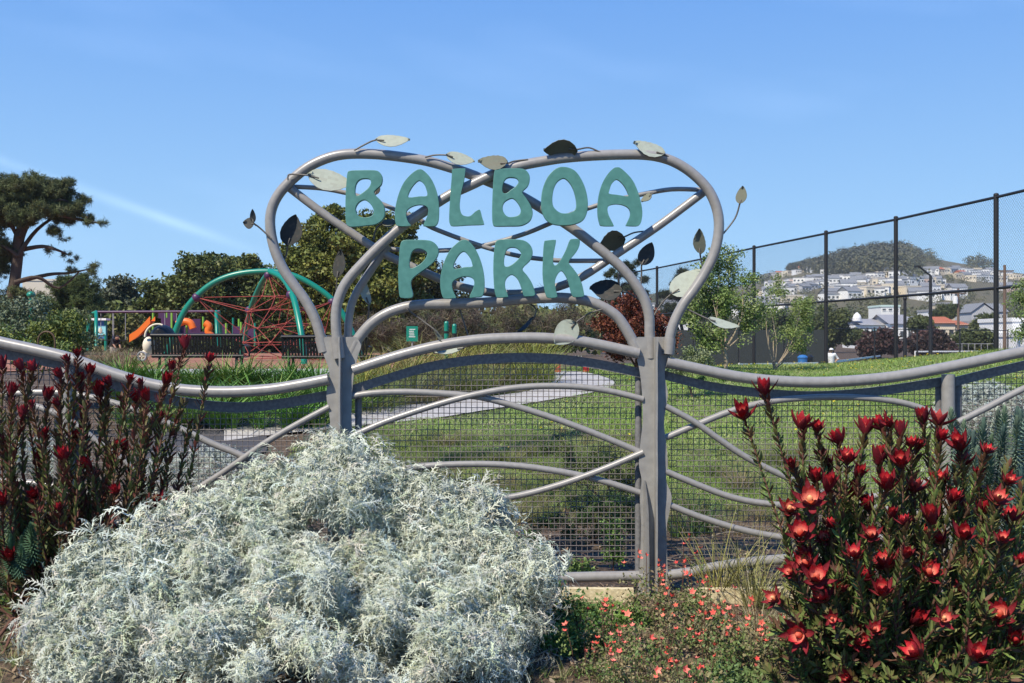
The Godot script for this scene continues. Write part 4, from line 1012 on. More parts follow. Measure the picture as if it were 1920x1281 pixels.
# ---------------------------------------------------------------- lawn and plants behind the fence
func lawn_grass():
	var kinds := []
	for k in 4:
		var pm := MB.new()
		for i in 210:
			var at := Vector3(rf(-0.5, 0.5), 0, rf(-0.5, 0.5)); var f := rf(0.75, 1.25); pm.col = Color(f * rf(0.9, 1.15), f, f * rf(0.7, 1.1))
			var a := rf(0, TAU); var o := Vector3(cos(a), 0, sin(a)); var broadleaf := k > 1 and rng.randf() < 0.45
			leaf_blade(pm, at, (Vector3.UP * (0.5 if broadleaf else 1.0) + o * rf(0.1, 0.9)).normalized(), o.cross(Vector3.UP), rf(0.05, 0.11) * (0.8 if broadleaf else 1.0), 0.022 if broadleaf else 0.009, o * 0.4 - Vector3.UP * 0.25, 2, 1.0 if broadleaf else 0.0)
		var m := pm.mesh(); m.surface_set_material(0, M.leaf); kinds.append(m)
	var xf := [[], [], [], []]
	for i in 5200:
		var d := 10.2 + 19.3 * pow(rng.randf(), 1.25); var x := rf(-0.30, 0.56) * d
		if x < -3.2 + (d - 10.0) * 0.32 - 0.4 * sin(d) or on_path(x, -d) or on_path(x + 0.35, -d) or on_path(x - 0.35, -d): continue
		var tall := 0.9 + 0.4 * sin(x * 1.3 + d) * sin(d * 0.8 - x * 0.6) + (0.5 if d > 24.0 else 0.0)
		var s := 0.7 + d * 0.012; var sx := (H(x + 0.3, d) - H(x - 0.3, d)) / 0.6; var sz := (H(x, d + 0.3) - H(x, d - 0.3)) / 0.6
		var b := Basis(Vector3(1, sx, 0), Vector3.UP, Vector3(0, -sz, 1)) * Basis(Vector3.UP, rf(0, TAU)) * Basis.from_scale(Vector3(s, tall * rf(0.8, 1.2), s))
		xf[i % 4].append(Transform3D(b, Vector3(x, H(x, d) + 0.01, -d)))
	for k in 4:
		var o := many(self, ["lawn_grass", "lawn_sward", "lawn_clover", "lawn_weeds"][k], kinds[k], xf[k], tints([Color(0.21, 0.33, 0.065), Color(0.26, 0.38, 0.085), Color(0.17, 0.28, 0.055), Color(0.30, 0.37, 0.13), Color(0.36, 0.38, 0.19), Color(0.13, 0.21, 0.05)], 200))
		tag(o, ["bright green grass blades of the lawn beyond the fence", "uneven sward between the path and the tall court fence", "broad weedy leaves growing among the lawn grass", "mixed weeds and grass across the lawn"][k], "grass")
	var fl := bell_flower(); var fx := []
	for i in 420:
		var d := rf(12.0, 28.5); var x := rf(-0.02, 0.56) * d
		if i % 3 == 0: d = rf(24.5, 28.5); x = rf(0.16, 0.42) * d
		if x < -1.5 + (d - 10.0) * 0.36 or on_path(x, -d): continue
		fx.append(turned(Vector3(x, H(x, d) + rf(0.09, 0.16), -d), rf(0.022, 0.034), 0.5))
	tag(many(self, "yellow_wildflowers", fl, fx, tints([Color(0.80, 0.60, 0.02), Color(0.85, 0.70, 0.05)])), "yellow wildflowers dotted over the lawn", "flowers")
func middle_plants():
	var strap := grass_tuft(44, 1.0, 0.05, 0.16, 1.1); var fine := grass_tuft(70, 1.0, 0.018, 0.16, 0.95)
	var cb := clump_broad(40, 0.19, 0.4)
	var q := [[215, 690, 0.5], [262, 684, 0.55], [310, 690, 0.6], [365, 694, 0.55], [420, 690, 0.6], [470, 694, 0.6], [520, 690, 0.6], [565, 695, 0.55], [600, 700, 0.5], [240, 722, 0.5], [300, 730, 0.5], [350, 728, 0.55], [410, 735, 0.55], [460, 728, 0.5], [515, 736, 0.55], [575, 728, 0.5], [640, 735, 0.5], [440, 762, 0.5], [530, 765, 0.5], [385, 765, 0.5], [330, 764, 0.45], [590, 762, 0.45], [270, 760, 0.45]]
	for s in q:
		var c := hit(s[0], s[1] + 38); var p := thing("strappy_plant", "arching clump of green strap leaves in the bed behind the low fence rail", "plant", c, "strap-leaved clumps below the benches"); var l := []
		for i in 6: l.append(turned(c + Vector3(rf(-0.35, 0.35), -0.03, rf(-0.25, 0.25)), s[2] * rf(1.0, 1.5), 0.12))
		many(p, "leaves", strap, l, tints([Color(0.11, 0.25, 0.045), Color(0.15, 0.30, 0.06), Color(0.08, 0.18, 0.04), Color(0.20, 0.30, 0.07)]))
	for s in [[705, 690], [750, 680], [800, 672], [850, 668], [900, 664], [950, 662], [985, 664], [720, 728], [770, 716], [830, 706], [890, 700], [950, 694], [1000, 688], [700, 752], [760, 742], [840, 728], [910, 722], [970, 712], [690, 765], [1015, 672]]:
		var c := hit(s[0], s[1] + 34); var p := thing("ornamental_grass", "yellow-green tussock of fine ornamental grass beside the concrete path", "grass", c, "grass tussocks beside the path"); var l := []
		if on_path(c.x, c.z): c.z -= 1.0
		for i in 4: l.append(turned(c + Vector3(rf(-0.3, 0.3), -0.03, rf(-0.2, 0.2)), rf(0.6, 0.95) * (c.z / -17.0), 0.1))
		many(p, "blades", fine, l, tints([Color(0.27, 0.30, 0.05), Color(0.33, 0.33, 0.07), Color(0.20, 0.24, 0.06), Color(0.30, 0.25, 0.10)] if s[1] < 700 else [Color(0.17, 0.21, 0.07), Color(0.22, 0.23, 0.10), Color(0.26, 0.22, 0.12), Color(0.14, 0.2, 0.05)]))
	for s in [[185, 655], [225, 650], [255, 655], [205, 672], [150, 668]]:
		var c := hit(s[0], s[1] + 30); var p := thing("dry_grass", "dry brown grass tussock behind the fence next to the yellow-green bushes", "grass", c, "dry grass by the playground"); var l := []
		for i in 4: l.append(turned(c + Vector3(rf(-0.3, 0.3), -0.03, rf(-0.2, 0.2)), rf(0.6, 0.9), 0.1))
		many(p, "blades", fine, l, tints([Color(0.20, 0.17, 0.10), Color(0.26, 0.20, 0.13), Color(0.17, 0.19, 0.07)]))
	tree("sage_bush", "grey-green sage bush beneath the green lamp post", "", 45, 17, 0.03, 0.3, [[45, 605, 52, 42], [75, 580, 25, 28], [20, 620, 40, 30]], 420, 60, cb, 0.13, 0.22, [Color(0.13, 0.17, 0.10), Color(0.17, 0.20, 0.13)], null, 0.4, 0.28, "bush")
	tree("leafy_bush", "yellow-green bush with upright leaves behind the brown hoop", "", 115, 16, 0.03, 0.3, [[108, 612, 40, 33], [135, 622, 28, 26], [95, 640, 50, 26]], 420, 60, cb, 0.13, 0.24, [Color(0.20, 0.23, 0.05), Color(0.13, 0.17, 0.05), Color(0.09, 0.13, 0.04)], null, 0.4, 0.28, "bush")
	tree("leafy_bush", "bright yellow-green bush reaching over the fence rail below the sage bush", "", 25, 13.5, 0.03, 0.3, [[25, 665, 60, 25], [90, 668, 45, 22], [-30, 650, 50, 40]], 420, 60, cb, 0.11, 0.2, [Color(0.24, 0.27, 0.05), Color(0.16, 0.21, 0.05), Color(0.10, 0.15, 0.04)], null, 0.4, 0.28, "bush")
	tree("sage_bush", "dull olive bush left of the map kiosk", "", 155, 19, 0.03, 0.3, [[138, 605, 22, 24], [150, 640, 24, 18]], 260, 40, cb, 0.13, 0.24, [Color(0.12, 0.14, 0.07), Color(0.15, 0.17, 0.08)], null, 0.4, 0.28, "bush")
	tree("low_shrub", "dark green rounded shrub just behind the wire mesh near the gateway post", "", 1110, 8.3, 0.02, 0.3, [[1120, 965, 85, 52], [1050, 985, 60, 32], [1170, 990, 45, 38]], 700, 60, cb, 0.045, 0.08, [Color(0.05, 0.10, 0.03), Color(0.08, 0.13, 0.04), Color(0.035, 0.07, 0.025)], null, 0.4, 0.28, "shrub")
	tree("low_shrub", "olive shrub behind the mesh where the two lower rods cross", "", 1140, 9.6, 0.02, 0.3, [[1140, 868, 75, 38], [1050, 850, 60, 30], [1190, 900, 40, 40]], 700, 60, cb, 0.05, 0.09, [Color(0.07, 0.11, 0.035), Color(0.12, 0.15, 0.05), Color(0.05, 0.08, 0.03)], null, 0.4, 0.28, "shrub")
	for s in [[870, 860, 0.34, 0, "olive tussock behind the mesh next to the silver bush"], [930, 855, 0.36, 0, "wide olive tussock behind the upper wave of the gateway rods"], [990, 845, 0.34, 0, "olive grass tussock at the edge of the lawn behind the mesh"], [900, 905, 0.30, 1, "dry straw tussock behind the mesh near the silver bush"], [970, 965, 0.26, 1, "dead brown grass tussock low behind the mesh"], [1040, 830, 0.34, 0, "green tussock at the lawn's near edge"], [840, 820, 0.3, 1, "tan tussock beyond the silver bush"], [1340, 880, 0.40, 0, "tall green tussock behind the right-hand rods"], [1420, 905, 0.36, 1, "brown dry tussock behind the rods beside the red-flowered shrub"], [1460, 850, 0.4, 0, "green tussock behind the red-flowered shrub's top"], [1390, 985, 0.22, 1, "dead grass tussock low behind the right-hand mesh"]]:
		var c := hit(s[0], s[1] + 20); var p := thing("grass_tussock", s[4], "grass", c); var l := []
		for i in 4: l.append(turned(c + Vector3(rf(-0.22, 0.22), -0.02, rf(-0.15, 0.15)), s[2] * rf(0.8, 1.2), 0.15))
		many(p, "blades", fine, l, tints([Color(0.15, 0.19, 0.05), Color(0.20, 0.22, 0.08), Color(0.11, 0.15, 0.04)] if s[3] == 0 else [Color(0.30, 0.24, 0.14), Color(0.22, 0.17, 0.10), Color(0.18, 0.18, 0.08)]))
	var rough := []
	for i in 760:
		var p := hit(rf(670, 1210), rf(818, 985)); p += Vector3(rf(-0.3, 0.3), 0, rf(-0.2, 0.2)); p.y = H(p.x, -p.z)
		rough.append(turned(p - Vector3(0, 0.02, 0), rf(0.12, 0.30), 0.3))
	for i in 260:
		var p := hit(rf(1250, 1500), rf(840, 985)); p.y = H(p.x, -p.z); rough.append(turned(p - Vector3(0, 0.02, 0), rf(0.08, 0.24), 0.3))
	tag(many(self, "rough_groundcover", fine, rough, tints([Color(0.16, 0.19, 0.06), Color(0.22, 0.22, 0.09), Color(0.12, 0.17, 0.05), Color(0.28, 0.23, 0.13), Color(0.10, 0.14, 0.045)])), "rough olive and straw groundcover between the wire mesh and the lawn", "groundcover", "", "stuff")
	tree("round_shrub", "pale green rounded shrub beside the gateway post at the fence rail", "", 1300, 17, 0.02, 0.3, [[1300, 672, 38, 20], [1275, 690, 30, 18]], 260, 40, cb, 0.10, 0.16, [Color(0.16, 0.21, 0.09), Color(0.21, 0.25, 0.13)], null, 0.4, 0.28, "shrub")
	tree("low_hedge", "low dark green plants on the lawn beyond the gateway post", "", 1400, 17.5, 0.0, 0.3, [[1400, 702, 55, 9], [1470, 706, 50, 9], [1340, 708, 40, 8]], 260, 40, cb, 0.07, 0.11, [Color(0.06, 0.13, 0.03), Color(0.09, 0.16, 0.04)], null, 0.4, 0.28, "shrub")

# ---------------------------------------------------------------- trees
func trees():
	var broad := clump_broad(34, 0.26, 0.35); var fine := clump_broad(22, 0.20, 0.2); var needle := clump_needles(90, 0.5, 0.03); var twig := clump_twigs(16, 0.02)
	var dark := [Color(0.105, 0.135, 0.04), Color(0.08, 0.105, 0.034), Color(0.14, 0.165, 0.048)]
	var ux := []
	for i in 1500:
		var px := rf(-80, 1120); var dd := rf(68, 78)
		ux.append(turned(P(px, rf(588, 652) + 10.0 * sin(px * 0.05), dd), rf(0.6, 1.1)))
	tag(many(self, "undergrowth", broad, ux, tints([Color(0.13, 0.155, 0.05), Color(0.16, 0.18, 0.06), Color(0.18, 0.18, 0.08)])), "leafy undergrowth filling the gaps beneath the park trees", "undergrowth", "", "stuff")
	# the tall pine, its trunk and limbs traced
	var base := on(8, 50); var o := thing("pine_tree", "tall spreading dark pine with bare lower limbs standing above the other trees", "tree", base)
	var mb := MB.new(); mb.tube(smooth([base - Vector3(0, 0.2, 0), P(14, 600, 50), P(27, 530, 50), P(33, 480, 50), P(36, 445, 50), P(50, 410, 50)], 4), 0.26, 9); var tr := part(o, "trunk", mb, M.bark)
	for l in [[[33, 480], [70, 430], [120, 400], [165, 408]], [[33, 470], [80, 462], [110, 470], [128, 478]], [[27, 530], [70, 520], [110, 540], [150, 508]], [[36, 445], [60, 400], [110, 375], [140, 385]], [[36, 450], [10, 410], [-40, 385]], [[33, 480], [0, 460], [-50, 470]], [[100, 400], [150, 412], [190, 419]], [[60, 400], [60, 375], [50, 355]], [[27, 530], [90, 515], [130, 512], [165, 505]]]:
		var pts := []
		for e in l: pts.append(P(e[0], e[1], 50 + rf(-0.6, 0.6)))
		pts = smooth(pts, 4); var rr := []
		for i in pts.size(): rr.append(lerpf(0.13, 0.03, float(i) / (pts.size() - 1)))
		mb = MB.new(); mb.tube(pts, rr, 6); part(tr, "limb", mb, M.bark)
	var blobs := []
	for b in [[50, 365, 70, 34], [0, 380, 70, 45], [-60, 380, 80, 55], [108, 362, 55, 28], [140, 392, 42, 18], [60, 402, 90, 22], [165, 408, 26, 10], [190, 418, 13, 6], [118, 445, 18, 7], [128, 482, 16, 11], [155, 508, 24, 8], [10, 470, 40, 26], [-40, 480, 60, 50], [18, 560, 48, 24], [85, 432, 26, 9], [175, 500, 9, 5], [100, 470, 12, 6]]:
		blobs.append([P(b[0], b[1], 50), Vector3(b[2], b[3], b[2] * 0.8) * 50.0 / F])
	foliage(o, "crown", needle, cloud(blobs, 4600, 330, 0.42, 0.46), 0.28, 0.48, [Color(0.115, 0.14, 0.06), Color(0.15, 0.17, 0.075), Color(0.085, 0.105, 0.05)])
	tree("cypress", "dark rounded cypress right of the tall pine", "", 140, 57, 0.2, 0.3, [[145, 560, 42, 45], [110, 585, 45, 32], [165, 590, 30, 40], [140, 530, 22, 18]], 2600, 110, needle, 0.4, 0.7, [Color(0.085, 0.12, 0.048), Color(0.11, 0.145, 0.056)])
	tree("cypress", "green conifers crowded beneath the tall pine", "", 40, 60, 0.2, 0.3, [[20, 600, 55, 40], [70, 590, 35, 35], [-40, 590, 50, 50]], 1800, 90, needle, 0.4, 0.7, [Color(0.095, 0.125, 0.05), Color(0.12, 0.15, 0.06)])
	tree("grey_tree", "grey-green willowy tree behind the swing set", "", 225, 72, 0.18, 0.3, [[225, 558, 36, 30], [205, 585, 30, 25], [250, 580, 28, 28]], 1600, 90, broad, 0.4, 0.7, [Color(0.09, 0.105, 0.06), Color(0.12, 0.13, 0.085)])
	tree("broad_tree", "wide dark green tree behind the climbing frame's left arch", "", 330, 62, 0.3, 0.3, [[330, 555, 55, 42], [375, 525, 45, 42], [300, 575, 35, 30], [365, 570, 55, 35], [395, 500, 25, 18]], 3600, 150, broad, 0.4, 0.75, dark)
	tree("broad_tree", "tall dark green tree behind the top of the climbing frame", "", 460, 64, 0.3, 0.3, [[450, 525, 55, 42], [500, 540, 45, 50], [430, 570, 55, 38], [490, 585, 50, 35], [470, 495, 28, 14]], 3600, 150, broad, 0.4, 0.75, dark)
	tree("broad_tree", "large olive-green tree rising behind the first letters of the sign", "", 660, 48, 0.42, 0.25, [[640, 450, 70, 55], [585, 490, 50, 60], [700, 470, 70, 62], [760, 470, 48, 62], [640, 530, 85, 60], [730, 540, 75, 50], [560, 540, 45, 50], [660, 590, 110, 35], [620, 415, 35, 22], [790, 500, 28, 40], [750, 425, 30, 22]], 9000, 330, broad, 0.30, 0.58, [Color(0.13, 0.155, 0.035), Color(0.17, 0.19, 0.042), Color(0.09, 0.115, 0.03), Color(0.20, 0.215, 0.055)], null, 0.4, 0.24)
	tree("broad_tree", "dark tree half hidden behind the large olive-green tree", "", 820, 66, 0.25, 0.3, [[815, 530, 40, 40], [840, 570, 40, 30], [790, 580, 40, 30]], 1500, 90, broad, 0.4, 0.7, [Color(0.07, 0.075, 0.035), Color(0.055, 0.065, 0.03)])
	tree("monterey_cypress", "dark layered cypress behind the crossing tubes at the sign's right", "", 1175, 78, 0.3, 0.35, [[1178, 497, 20, 9], [1158, 512, 28, 8], [1190, 520, 34, 8], [1165, 540, 36, 9], [1195, 548, 30, 8], [1150, 565, 34, 10], [1190, 575, 36, 12], [1165, 600, 50, 18]], 2200, 110, needle, 0.5, 0.85, [Color(0.045, 0.06, 0.035), Color(0.06, 0.075, 0.04)])
	tree("monterey_cypress", "dark cypress behind the large pale copper leaf", "", 1285, 85, 0.3, 0.35, [[1290, 520, 22, 16], [1275, 548, 36, 18], [1300, 580, 40, 24], [1260, 590, 30, 24]], 1600, 90, needle, 0.5, 0.85, [Color(0.045, 0.06, 0.035), Color(0.06, 0.075, 0.04)])
	tree("plum_shrub", "rounded red-brown purple-leaf plum behind the gateway post", "", 1190, 23, 0.05, 0.2, [[1190, 600, 55, 42], [1160, 630, 45, 42], [1230, 630, 38, 45], [1195, 570, 30, 18], [1200, 650, 60, 25]], 2600, 130, fine, 0.16, 0.28, [Color(0.14, 0.040, 0.022), Color(0.10, 0.026, 0.018), Color(0.19, 0.07, 0.035), Color(0.075, 0.022, 0.016)], M.twig, 0.4, 0.26, "shrub")
	tree("young_tree", "young light green tree with one slim trunk on the lawn", "", 1360, 23.5, 0.045, 0.3, [[1352, 490, 40, 30], [1372, 470, 22, 16], [1330, 535, 45, 34], [1392, 520, 34, 34], [1350, 575, 60, 34], [1300, 590, 34, 34], [1400, 580, 38, 36], [1330, 630, 45, 26], [1395, 625, 25, 20]], 1700, 150, fine, 0.15, 0.24, [Color(0.16, 0.24, 0.065), Color(0.20, 0.28, 0.08), Color(0.11, 0.17, 0.05), Color(0.24, 0.29, 0.12)], M.palebark, 0.6, 0.32)
	tree("young_tree", "small airy light green tree with several pale stems", "", 1450, 25, 0.030, 0.06, [[1470, 548, 24, 26], [1462, 520, 12, 14], [1500, 585, 30, 30], [1446, 585, 22, 30], [1484, 625, 40, 26], [1515, 610, 20, 26], [1440, 555, 16, 16], [1500, 650, 25, 14]], 800, 110, fine, 0.12, 0.19, [Color(0.19, 0.26, 0.08), Color(0.24, 0.30, 0.10), Color(0.15, 0.21, 0.06)], M.palebark, 0.6, 0.36)
	tree("young_tree", "light green tree cut by the picture's edge beyond the tall fence post", "", 1950, 23, 0.05, 0.3, [[1935, 560, 30, 40], [1905, 555, 16, 22], [1960, 520, 40, 30], [1930, 620, 35, 30], [1908, 590, 16, 14]], 800, 90, fine, 0.12, 0.2, [Color(0.15, 0.22, 0.07), Color(0.19, 0.26, 0.10)], M.palebark, 0.6, 0.34)
	var bare := [Color(0.12, 0.095, 0.08), Color(0.15, 0.13, 0.09), Color(0.085, 0.065, 0.055), Color(0.13, 0.15, 0.07)]
	for s in [[870, 46, [[870, 605, 45, 34], [840, 620, 35, 25], [900, 625, 40, 25]], "bare purple-brown thicket right of the green posts"], [965, 48, [[960, 595, 50, 38], [930, 620, 40, 28], [995, 600, 35, 38], [1010, 560, 24, 14]], "bare grey-brown thicket under the letter R"], [1060, 50, [[1055, 600, 40, 34], [1085, 615, 35, 30]], "bare brown thicket under the letter K"], [720, 42, [[715, 625, 50, 28], [680, 620, 30, 30]], "purplish bare thicket beside the climbing frame"], [790, 42, [[790, 620, 50, 34], [770, 640, 45, 22]], "reddish bare thicket behind the green notice sign"]]:
		tree("bare_thicket", s[3], "", s[0], s[1], 0.04, 0.1, s[2], 620, 80, twig, 0.4, 0.75, bare, M.twig, 0.5, 0.34, "shrub")
	for s in [[1560, 118, [[1555, 600, 34, 24], [1575, 595, 18, 20], [1560, 625, 30, 22], [1535, 630, 28, 22]], "olive-green trees behind the tennis player"], [1430, 120, [[1430, 615, 40, 26], [1480, 620, 30, 24], [1395, 620, 30, 24]], "dull green trees beyond the tennis court's dark windscreen"], [1650, 96, [[1652, 642, 25, 16], [1632, 648, 18, 13], [1674, 650, 14, 11]], "dark purple-brown shrub in front of the white-and-blue building"], [1735, 100, [[1740, 640, 24, 16], [1765, 648, 24, 14], [1715, 648, 18, 12]], "dark red-brown shrubs in front of the terracotta-roofed house"], [1830, 105, [[1825, 632, 22, 18], [1845, 640, 18, 18], [1805, 640, 16, 14]], "dark green shrubs before the gabled grey house"], [1730, 128, [[1727, 608, 16, 12], [1735, 620, 14, 10]], "small round green tree before the cream house"], [1770, 190, [[1778, 585, 20, 14], [1765, 592, 16, 10]], "dark rounded tree between the roofs"], [1855, 150, [[1855, 605, 16, 14], [1840, 612, 14, 10]], "yellow-green tree beside the white house"], [1620, 130, [[1606, 632, 13, 9], [1592, 634, 10, 8]], "small street tree before the long low roof"], [1040, 110, [[1030, 605, 40, 20], [1090, 610, 40, 20], [980, 610, 40, 18]], "far green trees seen under the sign's arch"]]:
		var red: bool = "red" in s[3] or "purple" in s[3]
		tree("far_tree", s[3], "", s[0], s[1], 0.15, 0.3, s[2], 1300, 70, broad, 0.5, 0.95, [Color(0.075, 0.045, 0.040), Color(0.055, 0.04, 0.034), Color(0.10, 0.05, 0.045)] if red else [Color(0.095, 0.12, 0.04), Color(0.07, 0.09, 0.035), Color(0.12, 0.14, 0.05)])

# ---------------------------------------------------------------- hill with houses
const RIDGE := [[700, 610], [1050, 585], [1130, 562], [1250, 548], [1380, 537], [1430, 528], [1480, 511], [1530, 499], [1580, 485], [1640, 472], [1690, 470], [1725, 479], [1760, 487], [1800, 494], [1860, 504], [1920, 514], [2050, 530], [2300, 565], [2700, 600]]
func ridge(px: float) -> float:
	for i in RIDGE.size() - 1:
		if px <= RIDGE[i + 1][0]:
			return lerpf(RIDGE[i][1], RIDGE[i + 1][1], clampf((px - RIDGE[i][0]) / (RIDGE[i + 1][0] - RIDGE[i][0]), 0, 1))
	return RIDGE[-1][1]
func hill_h(px: float, d: float) -> float:
	var top := EYE + (640.5 - ridge(px)) * 1100.0 / F
	if d > 1100.0: return top * (1.0 - 0.4 * (d - 1100.0) / 400.0)
	return 1.2 + (top - 1.2) * pow(clampf((d - 215.0) / 885.0, 0, 1), 1.25)
func hill_hit(px: float, py: float) -> Vector3:
	var d := 220.0
	while d < 1100.0:
		var p := P(px, py, d)
		if p.y <= hill_h(px, d): return p
		d += 2.0
	return P(px, py, 1100.0)
func hill():
	var mb := MB.new(); var us := steps(700, 2700, 40.0); var ds := steps(215, 1100, 59.0) + [1300.0, 1500.0]
	for i in ds.size() - 1:
		for j in us.size() - 1:
			var q := []
			for e in [[i, j], [i, j + 1], [i + 1, j + 1], [i + 1, j]]:
				var d: float = ds[e[0]]; var u: float = us[e[1]]
				q.append(Vector3((u - 960.0) * d / F, hill_h(u, d) - (2.0 if e[0] == 0 else 0.0), -d))
			mb.quad(q[0], q[1], q[2], q[3])
	structure("hill", mb, M.hill)
	var cl := clump_broad(70, 0.13, 0.5); var xf := []
	for i in 3000:                                            # the wood on the summit
		var px := rf(1480, 1728); var y := ridge(px)
		var low := lerpf(3.0, 50.0, sm(1490, 1640, px)) * (1.0 - 0.55 * sm(1700, 1745, px))
		var p := hill_hit(px, y + 1.5 + low * pow(rng.randf(), 0.9))
		xf.append(turned(p + Vector3(0, rf(1, 8), 0), rf(5, 11) * (1.0 - 0.5 * sm(1690, 1728, px)) * (0.55 + 0.45 * sm(1480, 1600, px)), 0.6))
	tag(many(self, "summit_wood", cl, xf, tints([Color(0.10, 0.105, 0.05), Color(0.08, 0.085, 0.045), Color(0.13, 0.125, 0.06)])), "dark wood covering the summit of the far hill", "wood", "", "stuff")
	xf = []
	for i in 1900:                                            # trees between the houses
		var px := rf(1130, 2050); var y := rf(ridge(px) + 4, 625)
		if px > 1720 and y < 515 + (px - 1720) * 0.05: continue
		var f := sin(px * 0.043) + sin(y * 0.21 + px * 0.012)
		if f < 0.05 and y < 585: continue
		if y < 520 and px > 1690: continue
		var p := hill_hit(px, y)
		xf.append(turned(p + Vector3(0, rf(0, 3), 0), rf(2.4, 5.4) * (0.7 + 0.3 * p.z / -900.0), 0.6))
	for s in [[1838, 486], [1822, 490], [1850, 492], [1712, 520], [1720, 512], [1740, 478], [1752, 488], [1440, 520], [1432, 526]]:
		for i in 12: xf.append(turned(hill_hit(s[0] + rf(-7, 7), s[1] + rf(2, 16)) + Vector3(0, rf(0, 6), 0), rf(5, 8), 0.6))
	tag(many(self, "hillside_trees", cl, xf, tints([Color(0.115, 0.125, 0.055), Color(0.085, 0.095, 0.045), Color(0.14, 0.14, 0.07)])), "trees and gardens between the hillside houses", "trees", "", "stuff")
func house(called: String, label: String, group: String, at: Vector3, w: float, dp: float, h: float, rise: float, wall: Material, roof: Material, nwin: int, turn := 0.0, axis := 0) -> Node3D:
	# rise 0: flat roof with a parapet; axis 0: ridge across the view, 1: gable towards it
	var o := thing(called, label, "house", Vector3.ZERO, group)
	var b := MB.new(); b.box(Vector3(0, h / 2 - 1.5, 0), Vector3(w, h + 3.0, dp)); part(o, "wall", b, wall)
	var r := MB.new(); var e := 0.35
	if rise <= 0.0:
		r.box(Vector3(0, h + 0.15, 0), Vector3(w + 0.3, 0.5, dp + 0.3))
	else:
		var hw := w / 2 + e; var hd := dp / 2 + e
		if axis == 0:
			for s in [-1.0, 1.0]: r.quad(Vector3(-hw, h - 0.1, s * hd), Vector3(hw, h - 0.1, s * hd), Vector3(hw, h + rise, 0), Vector3(-hw, h + rise, 0), Vector3(0, hd, s * rise).normalized())
			for s in [-1.0, 1.0]: r.tri(Vector3(s * (hw - e), h - 0.1, -hd), Vector3(s * (hw - e), h - 0.1, hd), Vector3(s * (hw - e), h + rise, 0))
		else:
			for s in [-1.0, 1.0]: r.quad(Vector3(s * hw, h - 0.1, -hd), Vector3(s * hw, h - 0.1, hd), Vector3(0, h + rise, hd), Vector3(0, h + rise, -hd), Vector3(s * rise, hw, 0).normalized())
			var g := MB.new()
			for s in [-1.0, 1.0]: g.tri(Vector3(-w / 2, h, s * dp / 2), Vector3(w / 2, h, s * dp / 2), Vector3(0, h + rise - 0.25, s * dp / 2))
			part(o, "gable", g, wall)
	part(o, "roof", r, roof)
	for i in nwin:
		var x := (i + 0.5) / nwin * w - w / 2
		var m := MB.new(); m.box(Vector3(x, h * 0.58, dp / 2 + 0.02), Vector3(w / nwin * 0.5, h * 0.24, 0.08)); var wn := part(o, "window", m, M.glass)
		if nwin > 1 and group == "":
			var fr := MB.new(); fr.box(Vector3(x, h * 0.58 - h * 0.13, dp / 2 + 0.06), Vector3(w / nwin * 0.56, 0.12, 0.16)); part(wn, "sill", fr, M.white)
	o.position = at; o.rotation.y = turn
	return o
func near_house(called: String, label: String, x0: float, x1: float, ytop: float, ybase: float, d: float, rise_px: float, wall: Material, roof: Material, nwin: int, turn := 0.0, axis := 0) -> Node3D:
	var k := d / F; var at := P((x0 + x1) / 2, ybase, d)
	return house(called, label, "", at, (x1 - x0) * k, 9.0, (ybase - ytop) * k, rise_px * k, wall, roof, nwin, turn, axis)
